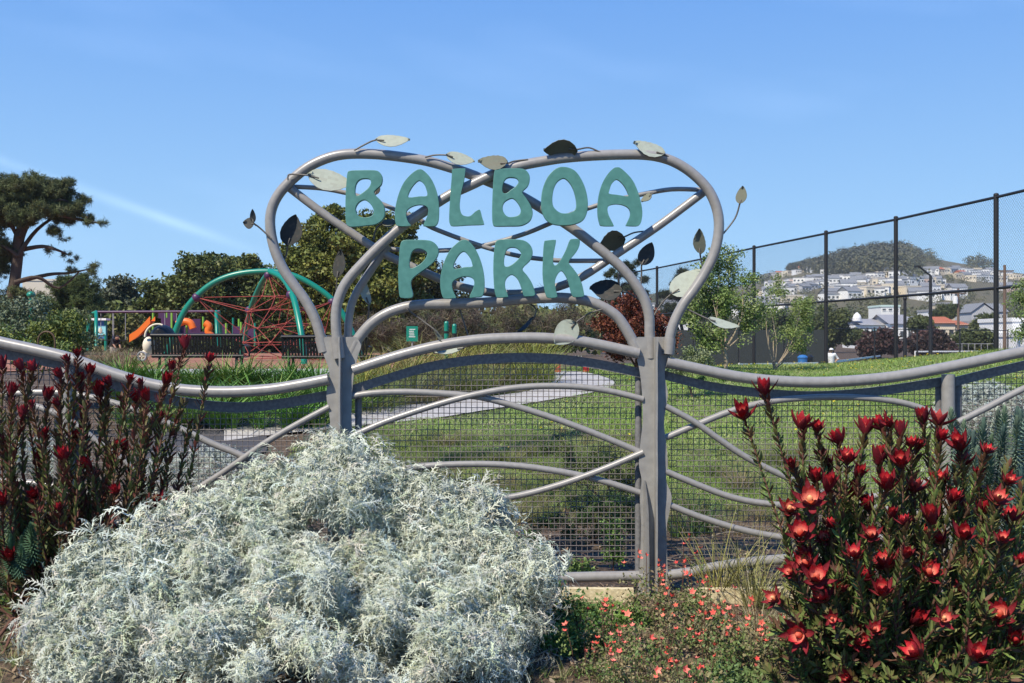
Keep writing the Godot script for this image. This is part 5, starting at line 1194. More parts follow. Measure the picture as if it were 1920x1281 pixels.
func houses():
	var pink := mat(lin(0.62, 0.46, 0.38), 0.8); var tan := mat(lin(0.60, 0.50, 0.36), 0.8); var greyw := mat(lin(0.45, 0.46, 0.47), 0.8); var mint := mat(lin(0.52, 0.66, 0.62), 0.8)
	var a := near_house("long_building", "white building with pale blue trim, grey pitched roof and a round cupola", 1648, 1692, 607, 656, 150, 17, M.white, M.grey, 3)
	var lb := near_house("low_wing", "long low white wing with grey roof beside the pale blue trim", 1598, 1650, 609, 640, 152, 11, M.white, M.grey, 4)
	var c := MB.new(); c.lathe(P(1607, 602, 149), [Vector2(0.65, 0), Vector2(0.65, 0.5), Vector2(0.5, 0.85), Vector2(0.2, 1.15), Vector2(0.0, 1.3)], 10); part(lb, "cupola", c, M.white)
	var t := MB.new(); t.box(a.position + Vector3(-3.4, 2.2, 4.7), Vector3(1.6, 1.5, 0.2)); part(a, "blue_trim", t, M.skyblue)
	near_house("house", "cream house with a plain gable between white building and terracotta roofs", 1692, 1716, 606, 655, 158, 12, M.cream, M.slate, 2, 0.0, 1)
	near_house("house", "cream house with a long terracotta roof", 1724, 1768, 606, 652, 160, 12, M.cream, M.tile, 3)
	near_house("house", "cream house with a short terracotta roof behind the wooden pole", 1770, 1792, 609, 652, 162, 8, M.cream, M.tile, 2)
	near_house("house", "pale pink flat-roofed house beside the short terracotta roof", 1792, 1818, 608, 652, 165, 0, pink, M.grey, 2)
	near_house("house", "small house whose terracotta roof shows above dark shrubs", 1820, 1842, 611, 652, 168, 9, tan, M.tile, 1)
	near_house("house", "bright white flat-roofed house with tall windows at the picture's edge", 1866, 1960, 603, 662, 132, 0, M.white, M.white, 6)
	near_house("house", "white wing in front of the bright white flat-roofed house", 1890, 1945, 630, 664, 128, 0, M.white, M.white, 4)
	near_house("house", "grey house with a broad front gable and a dark porch", 1806, 1850, 586, 606, 240, 17, greyw, M.slate, 3, 0.0, 1)
	near_house("house", "slate-roofed house adjoining the grey gabled one", 1846, 1872, 585, 608, 245, 16, greyw, M.slate, 2)
	near_house("house", "house with a mint-green flat roof edge below the fence's middle rail", 1640, 1675, 576, 590, 260, 0, M.white, mint, 3)
	near_house("house", "white flat-roofed house left of the dark rounded tree", 1735, 1760, 584, 600, 235, 0, M.white, M.grey, 2)
	near_house("house", "tan flat-roofed house above the dark rounded tree", 1758, 1780, 571, 588, 262, 0, tan, M.grey, 2)
	near_house("house", "pale house seen under the sign's arch beside the far green trees", 1020, 1062, 590, 620, 170, 0, M.white, M.grey, 3)
	near_house("house", "cream house seen under the sign's arch behind the bare brown thicket", 1075, 1112, 584, 620, 180, 8, M.cream, M.slate, 3)
	near_house("house", "white house whose wall shows beside the red-brown plum", 1240, 1292, 574, 620, 190, 6, M.white, M.grey, 3)
	near_house("apartment_block", "beige apartment block above the dark cypresses under the pine", 52, 112, 528, 650, 250, 0, M.cream, M.cream, 5, 0.25)
	near_house("apartment_block", "pale apartment block peeping over the grey-green willowy tree", 375, 412, 533, 650, 260, 0, M.cream, M.grey, 3, 0.2)
	var kinds := [["white flat-roofed house on the far hillside", M.white, M.grey, 0.0], ["cream flat-roofed house on the far hillside", M.cream, M.cream, 0.0], ["white pitched-roof house on the far hillside", M.white, M.slate, 2.2], ["pale grey house on the far hillside", greyw, M.slate, 2.0], ["pinkish house on the far hillside", pink, M.grey, 0.0], ["tan tiled house on the far hillside", tan, M.tile, 1.8]]
	var where := ["at the wood's lower left edge", "in the highest row under the wood", "in the second row under the wood's left flank", "tucked against the dark wood", "along the slanting street below the wood", "right below the summit wood", "along the steep lower street", "facing the tall fence's middle posts", "under the bare grassy slope", "below the lone trees on the ridge", "beneath the grassy slope's left end", "in the row behind the edge fence post", "left of the steep street", "in the long row above the fence's middle rail", "behind the court light pole", "above the olive trees", "behind the airy light green tree", "above the tan flat-roofed house", "behind the young light green tree", "beyond the utility pole", "above the bright white house", "behind the red-brown plum"]
	var ri := -1
	var rows := [[1432, 527, 1472, 516, 5], [1470, 516, 1530, 508, 6], [1440, 540, 1540, 527, 9], [1545, 516, 1600, 512, 5], [1500, 548, 1580, 527, 8], [1580, 528, 1690, 520, 10], [1560, 553, 1640, 533, 8], [1640, 540, 1740, 533, 9], [1700, 517, 1780, 513, 8], [1780, 513, 1870, 515, 9], [1700, 528, 1760, 538, 6], [1790, 524, 1880, 528, 8], [1420, 560, 1510, 548, 8], [1550, 566, 1680, 550, 11], [1700, 552, 1800, 556, 8], [1400, 580, 1500, 568, 7], [1380, 600, 1470, 590, 6], [1720, 563, 1790, 560, 5], [1250, 575, 1340, 566, 6], [1880, 520, 1980, 530, 6], [1880, 545, 1980, 560, 5], [1130, 590, 1240, 580, 5]]
	for r in rows:
		ri += 1
		var many_ := int(r[4] * 1.5)
		for i in many_:
			var f: float = (i + rf(0.2, 0.8)) / many_; var p := hill_hit(lerpf(r[0], r[2], f), lerpf(r[1], r[3], f) + rf(-1.5, 2.5))
			var k := [0, 0, 1, 0, 2, 3, 1, 0, 4, 5, 0, 2, 0, 1, 0, 0, 2, 1, 0, 0][rng.randi() % 20] as int
			var o: Node3D
			var sc := rf(0.85, 1.15); var sy := rf(0.75, 1.05)
			o = house("hillside_house", kinds[k][0].replace(" on the far hillside", " on the far hill ") + where[ri], "houses on the far hillside", p, 7.6 * sc, 8.0, 4.8 * sy, kinds[k][3], kinds[k][1], kinds[k][2], 3, rf(-0.5, 0.5))

# ---------------------------------------------------------------- tennis courts
func tennis():
	var pp := [[2130, 24.0], [1868, 29.5], [1680, 34.9], [1549, 39.4], [1414, 45.5], [1320, 51.3], [1232, 58.0], [1160, 64.0]]
	var o := thing("tall_court_fence", "tall black chain-link fence along the tennis courts", "fence", on(1549, 39.4))
	var top := []; var bot := []
	for q in pp:
		var b := on(q[0], q[1]); b.y = minf(b.y, 0.6) - 0.5; var t := Vector3(b.x, 5.85, b.z); top.append(t); bot.append(b)
		var mb := MB.new(); mb.tube([b, t + Vector3(0, 0.05, 0)], 0.075, 8); var po := part(o, "post", mb, M.fencepost)
		var cp := MB.new(); cp.ball(t + Vector3(0, 0.07, 0), Vector3(0.085, 0.06, 0.085), 4, 8); part(po, "cap", cp, M.fencepost)
	for y in [5.85, 3.2]:
		var pts := []
		for t in top: pts.append(Vector3(t.x, y, t.z))
		for i in pts.size() - 1:
			if y < 4.0 and i > 5: continue
			var mb := MB.new(); mb.tube([pts[i], pts[i + 1]], 0.045, 7); part(o, "rail", mb, M.fencepost)
	for i in top.size() - 1:
		var mb := MB.new(); var a: Vector3 = bot[i]; var L := Vector2(top[i + 1].x - a.x, top[i + 1].z - a.z).length(); var dir: Vector3 = (top[i + 1] - top[i]).normalized()
		var Hh := 5.85; var s := 0.11; var x := -Hh
		while x < L:
			for sg in [1, -1]:
				var x0 := maxf(x, 0.0); var x1 := minf(x + Hh, L)
				if x1 - x0 < 0.02: continue
				var y0: float = (x0 - x) if sg > 0 else Hh - (x0 - x); var y1: float = (x1 - x) if sg > 0 else Hh - (x1 - x)
				mb.tube([Vector3(a.x, y0, a.z) + dir * x0, Vector3(a.x, y1, a.z) + dir * x1], 0.0021, 3, false)
			x += s
		part(o, "chain_link", mb, M.chain).set_meta("kind", "stuff")
	for n in [[Vector3(12.1, -0.57, -54), Vector3(17.5, -0.57, -57.8), "white-taped tennis net in front of the tennis player"], [Vector3(18.8, -0.57, -60), Vector3(32, -0.57, -88), "white-taped tennis net behind the tennis player"], [Vector3(37, -0.3, -93), Vector3(45, -0.2, -96), "far white-taped tennis net in front of the dark shrubs"]]:
		var t := thing("tennis_net", n[2], "tennis net", n[0]); var dir: Vector3 = (n[1] - n[0]).normalized(); var L: float = n[0].distance_to(n[1])
		for e in [n[0], n[1]]:
			var mb := MB.new(); mb.tube([e, e + Vector3(0, 1.08, 0)], 0.06, 8); part(t, "post", mb, M.white if e == n[0] else M.fencepost)
		var bb := Basis(Vector3.UP, atan2(-dir.z, dir.x))
		var tp := MB.new(); tp.box((n[0] + n[1]) / 2 + Vector3(0, 0.98, 0), Vector3(L, 0.13, 0.03), bb); part(t, "tape", tp, M.white)
		var nt := MB.new(); var x := 0.15
		while x < L:
			nt.tube([n[0] + dir * x, n[0] + dir * x + Vector3(0, 0.92, 0)], 0.008, 3, false); x += 0.2
		for k in 5: nt.tube([n[0] + Vector3(0, 0.08 + k * 0.18, 0), n[1] + Vector3(0, 0.08 + k * 0.18, 0)], 0.008, 3, false)
		part(t, "netting", nt, M.black).set_meta("kind", "stuff")
	var w := thing("windscreen_fence", "dark windscreen cloth on the fence behind the courts", "fence", on(1390, 74))
	var ends := [P(1215, 640, 76), P(1300, 640, 75), P(1385, 640, 74.5), P(1470, 640, 74), P(1548, 640, 73.5), P(1640, 640, 76), P(1720, 640, 80), P(1800, 640, 84), P(1890, 640, 88)]
	for i in ends.size():
		var e: Vector3 = ends[i]; var mb := MB.new(); mb.tube([Vector3(e.x, -0.7, e.z), Vector3(e.x, 2.7, e.z)], 0.06, 6); part(w, "post", mb, M.fencepost)
		if i < 4:
			var f: Vector3 = ends[i + 1]; var m := MB.new(); var dd := f - e; m.box(Vector3((e.x + f.x) / 2, 0.95, (e.z + f.z) / 2 + 0.08), Vector3(dd.length() - 0.1, 3.1, 0.03), Basis(Vector3.UP, atan2(-dd.z, dd.x))); part(w, "screen", m, M.screen)
		elif i < ends.size() - 1:
			var mb2 := MB.new(); mb2.tube([Vector3(e.x, 2.6, e.z), Vector3(ends[i + 1].x, 2.6, ends[i + 1].z)], 0.035, 6); part(w, "rail", mb2, M.fencepost)
	for s in [[1505, 66, M.blue, "blue litter bin beside the tennis court"], [1516, 66.5, M.black, "black litter bin next to the blue one"]]:
		var c := on(s[0], s[1]); var b := thing("litter_bin", s[3], "bin", c); var mb := MB.new(); mb.lathe(c, [Vector2(0.0, 0), Vector2(0.26, 0), Vector2(0.31, 1.15), Vector2(0.0, 1.15)], 12); part(b, "drum", mb, s[2])
		mb = MB.new(); mb.lathe(c + Vector3(0, 1.16, 0), [Vector2(0.34, 0), Vector2(0.34, 0.08), Vector2(0.2, 0.2), Vector2(0.0, 0.23)], 12); part(b, "lid", mb, s[2])
	for s in [[1745, 88, 517, -22, "tall dark court light pole with one arm"], [1697, 92, 560, 0, "plain dark pole behind the tall fence"]]:
		var b := on(s[0], s[1]); var t := P(s[0], s[2], s[1]); var l := thing("light_pole", s[4], "light pole", b); var mb := MB.new(); mb.tube([b - Vector3(0, 0.2, 0), t], [0.19, 0.13], 8); part(l, "pole", mb, M.fencepost)
		if s[3] != 0:
			mb = MB.new(); mb.tube([t, t + Vector3(-0.95, 0.75, 0)], 0.08, 6); var arm := part(l, "arm", mb, M.fencepost); mb = MB.new(); mb.box(t + Vector3(-1.15, 0.8, 0), Vector3(0.5, 0.16, 0.3)); part(arm, "lamp_head", mb, M.fencepost)
		else:
			mb = MB.new(); mb.ball(t, Vector3(0.2, 0.2, 0.2), 5, 8); part(l, "cap", mb, M.fencepost)
	for s in [[1797, 145, 541, "wooden utility pole carrying a white transformer"], [1884, 120, 497, "thin wooden utility pole behind the tall fence's edge post"]]:
		var b := on(s[0], s[1]); var t := P(s[0], s[2], s[1]); var l := thing("utility_pole", s[3], "utility pole", b); var mb := MB.new(); mb.tube([b, t], [0.22, 0.16], 8); part(l, "pole", mb, M.wood)
		mb = MB.new(); mb.box(t - Vector3(0, 0.7, 0), Vector3(2.2, 0.14, 0.14)); part(l, "cross_arm", mb, M.wood)
		if s[0] == 1797:
			mb = MB.new(); mb.lathe(t + Vector3(-0.5, -2.2, 0.2), [Vector2(0, 0), Vector2(0.35, 0.02), Vector2(0.35, 1.0), Vector2(0, 1.1)], 10); part(l, "transformer", mb, M.white)
	var lf := thing("low_mesh_fence", "low grey mesh fence in front of the pink house", "fence", P(1830, 660, 100))
	for i in 8:
		var e := P(1792 + i * 12, 662, 100); var mb := MB.new(); mb.tube([e - Vector3(0, 0.6, 0), e + Vector3(0, 0.95, 0)], 0.035, 5); part(lf, "post", mb, M.grey)
	for y in [0.9, 0.1]:
		var mb := MB.new(); mb.tube([P(1792, 662, 100) + Vector3(0, y, 0), P(1876, 662, 100) + Vector3(0, y, 0)], 0.03, 5); part(lf, "rail", mb, M.grey)
	person("person", "distant person in white cap, shirt and trousers standing on the tennis court", Vector3((1559 - 960.0) * 58.5 / F, -0.57, -58.5), 1.85, 0, -0.4)

# ---------------------------------------------------------------- people: one skin over a skeleton, as surface nets
func person(called: String, label: String, at: Vector3, tall: float, pose: int, turn: float):
	var J := {}
	if pose == 0:   # standing, one hand at the hip
		J = {"pel": Vector3(0, 0.53, 0), "che": Vector3(0, 0.74, 0.01), "nek": Vector3(0, 0.835, 0), "hed": Vector3(0, 0.925, 0.015), "ls": Vector3(-0.105, 0.80, 0), "rs": Vector3(0.105, 0.80, 0), "le": Vector3(-0.135, 0.63, 0.01), "re": Vector3(0.20, 0.66, -0.03), "lh": Vector3(-0.12, 0.48, 0.06), "rh": Vector3(0.115, 0.56, 0.05), "lk": Vector3(-0.055, 0.28, 0.01), "rk": Vector3(0.065, 0.28, 0.03), "lf": Vector3(-0.06, 0.035, -0.01), "rf": Vector3(0.085, 0.035, 0.0), "lt": Vector3(-0.065, 0.02, 0.10), "rt": Vector3(0.10, 0.02, 0.11)}
	else:           # bending forward, arm stretched down in front
		J = {"pel": Vector3(0, 0.50, -0.05), "che": Vector3(0, 0.66, 0.13), "nek": Vector3(0, 0.72, 0.21), "hed": Vector3(0, 0.765, 0.285), "ls": Vector3(-0.10, 0.69, 0.16), "rs": Vector3(0.10, 0.69, 0.16), "le": Vector3(-0.12, 0.55, 0.24), "re": Vector3(0.12, 0.53, 0.22), "lh": Vector3(-0.09, 0.43, 0.34), "rh": Vector3(0.08, 0.42, 0.32), "lk": Vector3(-0.06, 0.27, 0.03), "rk": Vector3(0.07, 0.27, 0.06), "lf": Vector3(-0.06, 0.035, -0.06), "rf": Vector3(0.08, 0.035, -0.02), "lt": Vector3(-0.065, 0.02, 0.05), "rt": Vector3(0.09, 0.02, 0.09)}
	var skin := Color(0.42, 0.24, 0.16); var top := Color(0.72, 0.72, 0.70) if pose == 0 else Color(0.015, 0.015, 0.018); var leg := Color(0.68, 0.67, 0.64) if pose == 0 else Color(0.30, 0.27, 0.24); var shoe := Color(0.6, 0.6, 0.6)
	var bones := [["pel", "che", 0.085, 0.095, top], ["che", "nek", 0.09, 0.035, top], ["ls", "rs", 0.042, 0.042, top], ["nek", "hed", 0.032, 0.055, skin], ["hed", "hed", 0.062, 0.062, skin], ["ls", "le", 0.036, 0.028, top], ["rs", "re", 0.036, 0.028, top], ["le", "lh", 0.026, 0.020, skin], ["re", "rh", 0.026, 0.020, skin], ["pel", "lk", 0.066, 0.042, leg], ["pel", "rk", 0.066, 0.042, leg], ["lk", "lf", 0.042, 0.028, leg], ["rk", "rf", 0.042, 0.028, leg], ["lf", "lt", 0.028, 0.022, shoe], ["rf", "rt", 0.028, 0.022, shoe]]
	var cell := 0.0135; var lo := Vector3(-0.27, -0.02, -0.18); var nx := 41; var ny := 78; var nz := 44
	var fld := PackedFloat32Array(); fld.resize(nx * ny * nz); fld.fill(1.0); var who := PackedInt32Array(); who.resize(nx * ny * nz)
	for bi in bones.size():
		var b = bones[bi]; var a: Vector3 = J[b[0]]; var e: Vector3 = J[b[1]]; var rm: float = maxf(b[2], b[3]) + 0.05
		var mn := ((Vector3(minf(a.x, e.x), minf(a.y, e.y), minf(a.z, e.z)) - Vector3.ONE * rm - lo) / cell).floor(); var mx := ((Vector3(maxf(a.x, e.x), maxf(a.y, e.y), maxf(a.z, e.z)) + Vector3.ONE * rm - lo) / cell).ceil()
		var ab := e - a; var l2 := maxf(ab.length_squared(), 1e-9)
		for z in range(maxi(0, int(mn.z)), mini(nz, int(mx.z) + 1)):
			for y in range(maxi(0, int(mn.y)), mini(ny, int(mx.y) + 1)):
				for x in range(maxi(0, int(mn.x)), mini(nx, int(mx.x) + 1)):
					var p := lo + Vector3(x, y, z) * cell; var t := clampf((p - a).dot(ab) / l2, 0, 1)
					var dist := p.distance_to(a + ab * t) - lerpf(b[2], b[3], t); var i := (z * ny + y) * nx + x; var f0 := fld[i]; var kk := 0.022
					if dist < f0: who[i] = bi
					var hh := clampf(0.5 + 0.5 * (f0 - dist) / kk, 0, 1); fld[i] = lerpf(f0, dist, hh) - kk * hh * (1.0 - hh)
	var vid := {}; var pts := []; var cols := []
	for z in nz - 1:
		for y in ny - 1:
			for x in nx - 1:
				var s := Vector3.ZERO; var c := 0; var any := 0; var i0 := (z * ny + y) * nx + x
				var vals := [fld[i0], fld[i0 + 1], fld[i0 + nx], fld[i0 + nx + 1], fld[i0 + nx * ny], fld[i0 + nx * ny + 1], fld[i0 + nx * ny + nx], fld[i0 + nx * ny + nx + 1]]
				for v in vals: any += 1 if v < 0.0 else 0
				if any == 0 or any == 8: continue
				for e in [[0, 1], [2, 3], [4, 5], [6, 7], [0, 2], [1, 3], [4, 6], [5, 7], [0, 4], [1, 5], [2, 6], [3, 7]]:
					var va: float = vals[e[0]]; var vb: float = vals[e[1]]
					if (va < 0.0) != (vb < 0.0):
						var t := va / (va - vb); var pa := Vector3(e[0] & 1, (e[0] >> 1) & 1, e[0] >> 2); var pb := Vector3(e[1] & 1, (e[1] >> 1) & 1, e[1] >> 2); s += pa.lerp(pb, t); c += 1
				vid[i0] = pts.size(); pts.append(lo + (Vector3(x, y, z) + s / c) * cell); cols.append(bones[who[i0]][4])
	var quads := []; var nrm := []; nrm.resize(pts.size()); nrm.fill(Vector3.ZERO)
	var st := [1, nx, nx * ny]
	for i0 in vid:
		for ax in 3:
			var u: int = st[(ax + 1) % 3]; var w: int = st[(ax + 2) % 3]
			if not (vid.has(i0 - u) and vid.has(i0 - w) and vid.has(i0 - u - w)): continue
			var f0: float = fld[i0]; var f1: float = fld[i0 + st[ax]]
			if (f0 < 0.0) == (f1 < 0.0): continue
			var q := [vid[i0], vid[i0 - u], vid[i0 - u - w], vid[i0 - w]]; var out := Vector3.ZERO; out[ax] = 1.0 if f0 < 0.0 else -1.0
			quads.append(q)
			var gn: Vector3 = (pts[q[1]] - pts[q[0]]).cross(pts[q[2]] - pts[q[0]])
			if gn.dot(out) < 0: gn = -gn
			for k in q: nrm[k] += gn
	var mb := MB.new(); var bs := Basis(Vector3.UP, turn) * Basis.from_scale(Vector3.ONE * tall)
	for q in quads:
		for tr in [[0, 1, 2], [0, 2, 3]]:
			mb.col = cols[q[0]]
			mb.tri(at + bs * pts[q[tr[0]]], at + bs * pts[q[tr[1]]], at + bs * pts[q[tr[2]]], (bs * nrm[q[tr[0]]]).normalized(), (bs * nrm[q[tr[1]]]).normalized(), (bs * nrm[q[tr[2]]]).normalized())
	var o := thing(called, label, "person", at)
	part(o, "body", mb, M.vc)
	var hb := MB.new(); hb.col = Color(0.75, 0.75, 0.73) if pose == 0 else Color(0.02, 0.015, 0.012); var hd: Vector3 = J["hed"]
	hb.ball(at + bs * (hd + Vector3(0, 0.022, -0.008)), Vector3(0.068, 0.055, 0.070) * tall, 7, 12)
	if pose == 0: hb.box(at + bs * (hd + Vector3(0, 0.022, 0.075)), Vector3(0.09, 0.012, 0.07) * tall, Basis(Vector3.UP, turn))
	part(o, "cap" if pose == 0 else "hair", hb, M.vc)

# ---------------------------------------------------------------- playground
func bench(px0: float, px1: float, ytop: float, d: float, label: String):
	var k := d / F; var c := P((px0 + px1) / 2, ytop, d); var g := c.y - 0.86; var w := (px1 - px0) * k
	var o := thing("bench", label, "bench", Vector3(c.x, g, c.z))
	var bk := thing_part(o, "backrest"); var seat := thing_part(o, "seat")
	var n := int(w / 0.062)
	for i in n:
		var x := c.x - w / 2 + (i + 0.5) / n * w; var mb := MB.new(); mb.box(Vector3(x, g + 0.64, c.z + 0.02), Vector3(0.046, 0.42, 0.014), Basis(Vector3.RIGHT, 0.18)); part(bk, "slat", mb, M.black)
		mb = MB.new(); mb.box(Vector3(x, g + 0.43, c.z - 0.26), Vector3(0.034, 0.012, 0.44)); part(seat, "slat", mb, M.black)
	for y in [0.86, 0.45]:
		var mb := MB.new(); mb.tube([Vector3(c.x - w / 2, g + y, c.z + (0.05 if y > 0.6 else -0.02)), Vector3(c.x + w / 2, g + y, c.z + (0.05 if y > 0.6 else -0.02))], 0.036, 8); part(bk, "rail", mb, M.black)
	for s in [-0.42, 0.42]:
		var mb := MB.new(); var x: float = c.x + s * w; mb.tube([Vector3(x, g - 0.15, c.z + 0.02), Vector3(x, g + 0.42, c.z - 0.05)], 0.03, 8); part(o, "leg", mb, M.black)
		mb = MB.new(); mb.tube([Vector3(x, g - 0.15, c.z - 0.45), Vector3(x, g + 0.42, c.z - 0.42)], 0.03, 8); part(o, "leg", mb, M.black)
	for s in [-0.5, 0.5]:
		var mb := MB.new(); var x: float = c.x + s * w; mb.tube(smooth([Vector3(x, g + 0.43, c.z - 0.46), Vector3(x, g + 0.62, c.z - 0.44), Vector3(x, g + 0.66, c.z - 0.3), Vector3(x, g + 0.66, c.z)], 4), 0.02, 6); part(o, "armrest", mb, M.black)
func playground():
	bench(284, 456, 629, 20, "black slatted bench with a stroller at its end, its back turned")
	bench(528, 690, 632, 20.5, "black slatted bench half hidden by the gateway post")
	# stroller
	var sc := P(292, 655, 19.6); var g0 := H(sc.x, 19.6); sc.y = g0
	var o := thing("stroller", "stroller with a black hood and cream seat parked beside the bench", "stroller", sc)
	var mb := MB.new(); var hc := P(301, 632, 20.4)
	for i in 6:
		for j in 10:
			var q := []
			for e in [[i, j], [i + 1, j], [i + 1, j + 1], [i, j + 1]]:
				var a: float = PI * 0.5 * e[0] / 6; var b: float = PI * e[1] / 10
				q.append(hc + Vector3(-cos(b) * cos(a * 0.999) * 0.25, sin(b) * 0.25 * (0.55 + 0.45 * cos(a)), sin(a) * 0.30 - 0.15) )
			mb.quad(q[0], q[1], q[2], q[3])
	part(o, "hood", mb, M.black)
	mb = MB.new(); var rim := []
	for j in 9: rim.append(hc + Vector3(-cos(PI * 0.62 * j / 8) * 0.255, sin(PI * 0.62 * j / 8) * 0.255, 0.16))
	mb.tube(smooth(rim, 2), 0.022, 6); part(o, "hood_trim", mb, M.cream)
	mb = MB.new(); mb.ball(P(279, 648, 20.4), Vector3(0.12, 0.18, 0.15), 8, 12); mb.ball(P(273, 663, 20.4), Vector3(0.10, 0.075, 0.13), 6, 10); part(o, "seat", mb, M.cream)
	for s in [[266, 668, 20.25], [266, 668, 20.7], [318, 674, 20.25], [318, 674, 20.7]]:
		var c := P(s[0], s[1], s[2]); mb = MB.new(); var ring := []
		for j in 13: ring.append(c + Vector3(cos(TAU * j / 12), sin(TAU * j / 12), 0) * 0.085)
		mb.tube(ring, 0.022, 6); var wh := part(o, "wheel", mb, M.grey); mb = MB.new(); mb.box(c, Vector3(0.15, 0.02, 0.02)); mb.box(c, Vector3(0.02, 0.15, 0.02)); part(wh, "rim", mb, M.cream)
	mb = MB.new(); mb.tube(smooth([P(318, 672, 20.45), P(290, 650, 20.45), P(266, 628, 20.45)], 4), 0.015, 6); part(o, "frame", mb, M.black)
	mb = MB.new(); mb.tube(smooth([P(266, 668, 20.45), P(285, 655, 20.45), P(300, 640, 20.45)], 4), 0.015, 6); part(o, "frame", mb, M.black)
	# rope climber
	var c0 := on(505, 36); o = thing("rope_climber", "green arched climbing frame strung with a red rope net", "climbing frame", c0)
	var top := P(505, 509, 36)
	var A := [P(312, 665, 36), P(326, 628, 36), P(345, 585, 36), P(370, 554, 36), P(405, 528, 36), P(450, 513, 36), top, P(548, 516, 36), P(590, 537, 36), P(626, 566, 36), P(655, 612, 36), P(676, 668, 36), P(680, 690, 36)]
	var B := [top, P(488, 535, 36.8), P(470, 578, 37.8), P(460, 625, 38.4), P(450, 685, 38.8)]
	var C := [top, P(530, 522, 35), P(548, 552, 33.6), P(560, 600, 32.8), P(568, 650, 32.4), P(571, 694, 32.2)]
	for a in [A, B, C]:
		mb = MB.new(); mb.tube(smooth(a, 5), 0.105 if a != B else 0.095, 10); part(o, "arch", mb, M.green)
	var hubs := [P(368, 558, 36), P(467, 582, 37.9), P(545, 553, 33.7), P(623, 566, 36), P(503, 516, 36)]
	for hpt in hubs: mb = MB.new(); mb.ball(hpt, Vector3(0.16, 0.16, 0.16), 6, 10); part(o, "hub", mb, M.purple)
	var net := MB.new(); var rc := P(530, 605, 35.6); var nodes := []
	for lat in [[0.9, 5, 0.7], [0.42, 7, 1.25], [-0.15, 8, 1.55], [-0.75, 8, 1.6], [-1.3, 8, 1.7]]:
		var ringn := []
		for i in lat[1]:
			var a: float = TAU * i / lat[1] + lat[0] * 2.0; ringn.append(rc + Vector3(cos(a) * lat[2] * rf(0.8, 1.05), lat[0] * 0.95 + rf(-0.12, 0.12), sin(a) * lat[2] * 0.8))
		nodes.append(ringn)
	for r in nodes.size():
		var R: Array = nodes[r]
		for i in R.size():
			net.tube([R[i], R[(i + 1) % R.size()]], 0.014, 4, false)
			if r + 1 < nodes.size():
				var N: Array = nodes[r + 1]
				var best := 0
				for j in N.size():
					if N[j].distance_to(R[i]) < N[best].distance_to(R[i]): best = j
				net.tube([R[i], N[best]], 0.014, 4, false)
				if i % 2 == 0: net.tube([R[i], N[(best + 1) % N.size()]], 0.014, 4, false)
			if r == 0: net.tube([R[i], hubs[4]], 0.014, 4, false)
			net.ball(R[i], Vector3(0.045, 0.045, 0.045), 4, 6)
	for h in 4:
		var knots := []
		for R2 in nodes.slice(0, 4):
			for q in R2: knots.append(q)
		knots.sort_custom(func(x, y): return x.distance_to(hubs[h]) < y.distance_to(hubs[h]))
		for q in 5: net.tube([hubs[h], knots[q * 2]], 0.013, 4, false)
	part(o, "rope_net", net, M.rope).set_meta("kind", "stuff")
	# swings
	var sw := thing("swing_set", "swing set with a purple top bar on curved green legs", "swing set", on(290, 43))
	mb = MB.new(); mb.tube([P(176, 585, 43), P(412, 584, 43)], 0.05, 8); part(sw, "top_bar", mb, M.purple)
	for l in [[[180, 585, 43], [170, 592, 43], [166, 610, 43], [165, 650, 43]], [[180, 585, 43], [180, 605, 42], [180, 650, 41.5]], [[405, 584, 43], [406, 610, 42.4], [407, 650, 42]], [[410, 584, 43], [413, 610, 43.6], [415, 650, 44]]]:
		var pts := []
		for e in l: pts.append(P(e[0], e[1], e[2]))
		mb = MB.new(); mb.tube(smooth(pts, 4), 0.075, 8); part(sw, "leg", mb, M.green)
	for i in 3:
		var x: float = [200, 224, 320][i]; var s := thing_part(sw, "swing"); var bt := P(x, 638, 43)
		for e in [-0.25, 0.25]:
			mb = MB.new(); mb.tube([P(x, 585, 43) + Vector3(e, 0, 0), bt + Vector3(e, 0, 0)], 0.016, 4, false); part(s, "chain", mb, M.grey)
		mb = MB.new(); mb.box(bt, Vector3(0.55, 0.04, 0.2)); part(s, "seat", mb, M.black)
	# kiosk
	var kc := P(183, 620, 45); var k := thing("map_kiosk", "green map kiosk with a white roof edge behind the swing legs", "kiosk", Vector3(kc.x, H(kc.x, 45), kc.z))
	for px in [165, 198]: mb = MB.new(); var q := P(px, 645, 45); mb.tube([q - Vector3(0, 0.3, 0), P(px, 600, 45)], 0.07, 8); part(k, "post", mb, M.green)
	mb = MB.new(); mb.box(P(182, 599, 45), Vector3(0.98, 0.09, 0.5)); part(k, "roof", mb, M.white)
	mb = MB.new(); mb.box(P(190, 617, 45), Vector3(0.50, 0.85, 0.06)); part(k, "panel", mb, M.blue)
	mb = MB.new(); mb.box(P(190.5, 619.5, 44.94), Vector3(0.36, 0.42, 0.03)); var mp := part(k, "map", mb, M.skyblue)
	mb = MB.new(); mb.ball(P(188, 620, 44.92), Vector3(0.09, 0.14, 0.012), 5, 8); part(mp, "map_land", mb, M.cream)
	# play structure
	var ps := thing("play_structure", "play structure of lime posts, purple panels and orange slides", "playground", on(370, 48))
	for e in [[287, 578], [306, 588], [313, 582], [322, 584], [336, 592], [350, 600], [362, 600], [381, 594], [396, 606], [424, 606], [437, 596], [448, 598], [452, 604], [463, 610], [478, 606]]:
		mb = MB.new(); var dd := 47.0 + rf(0, 2.2); mb.tube([P(e[0], 648, dd), P(e[0], e[1], dd)], 0.055, 8); part(ps, "post", mb, M.lime if rng.randf() < 0.6 else M.green)
	mb = MB.new(); mb.box(P(325, 628, 48), Vector3(2.3, 0.12, 2.0)); part(ps, "deck", mb, M.purple)
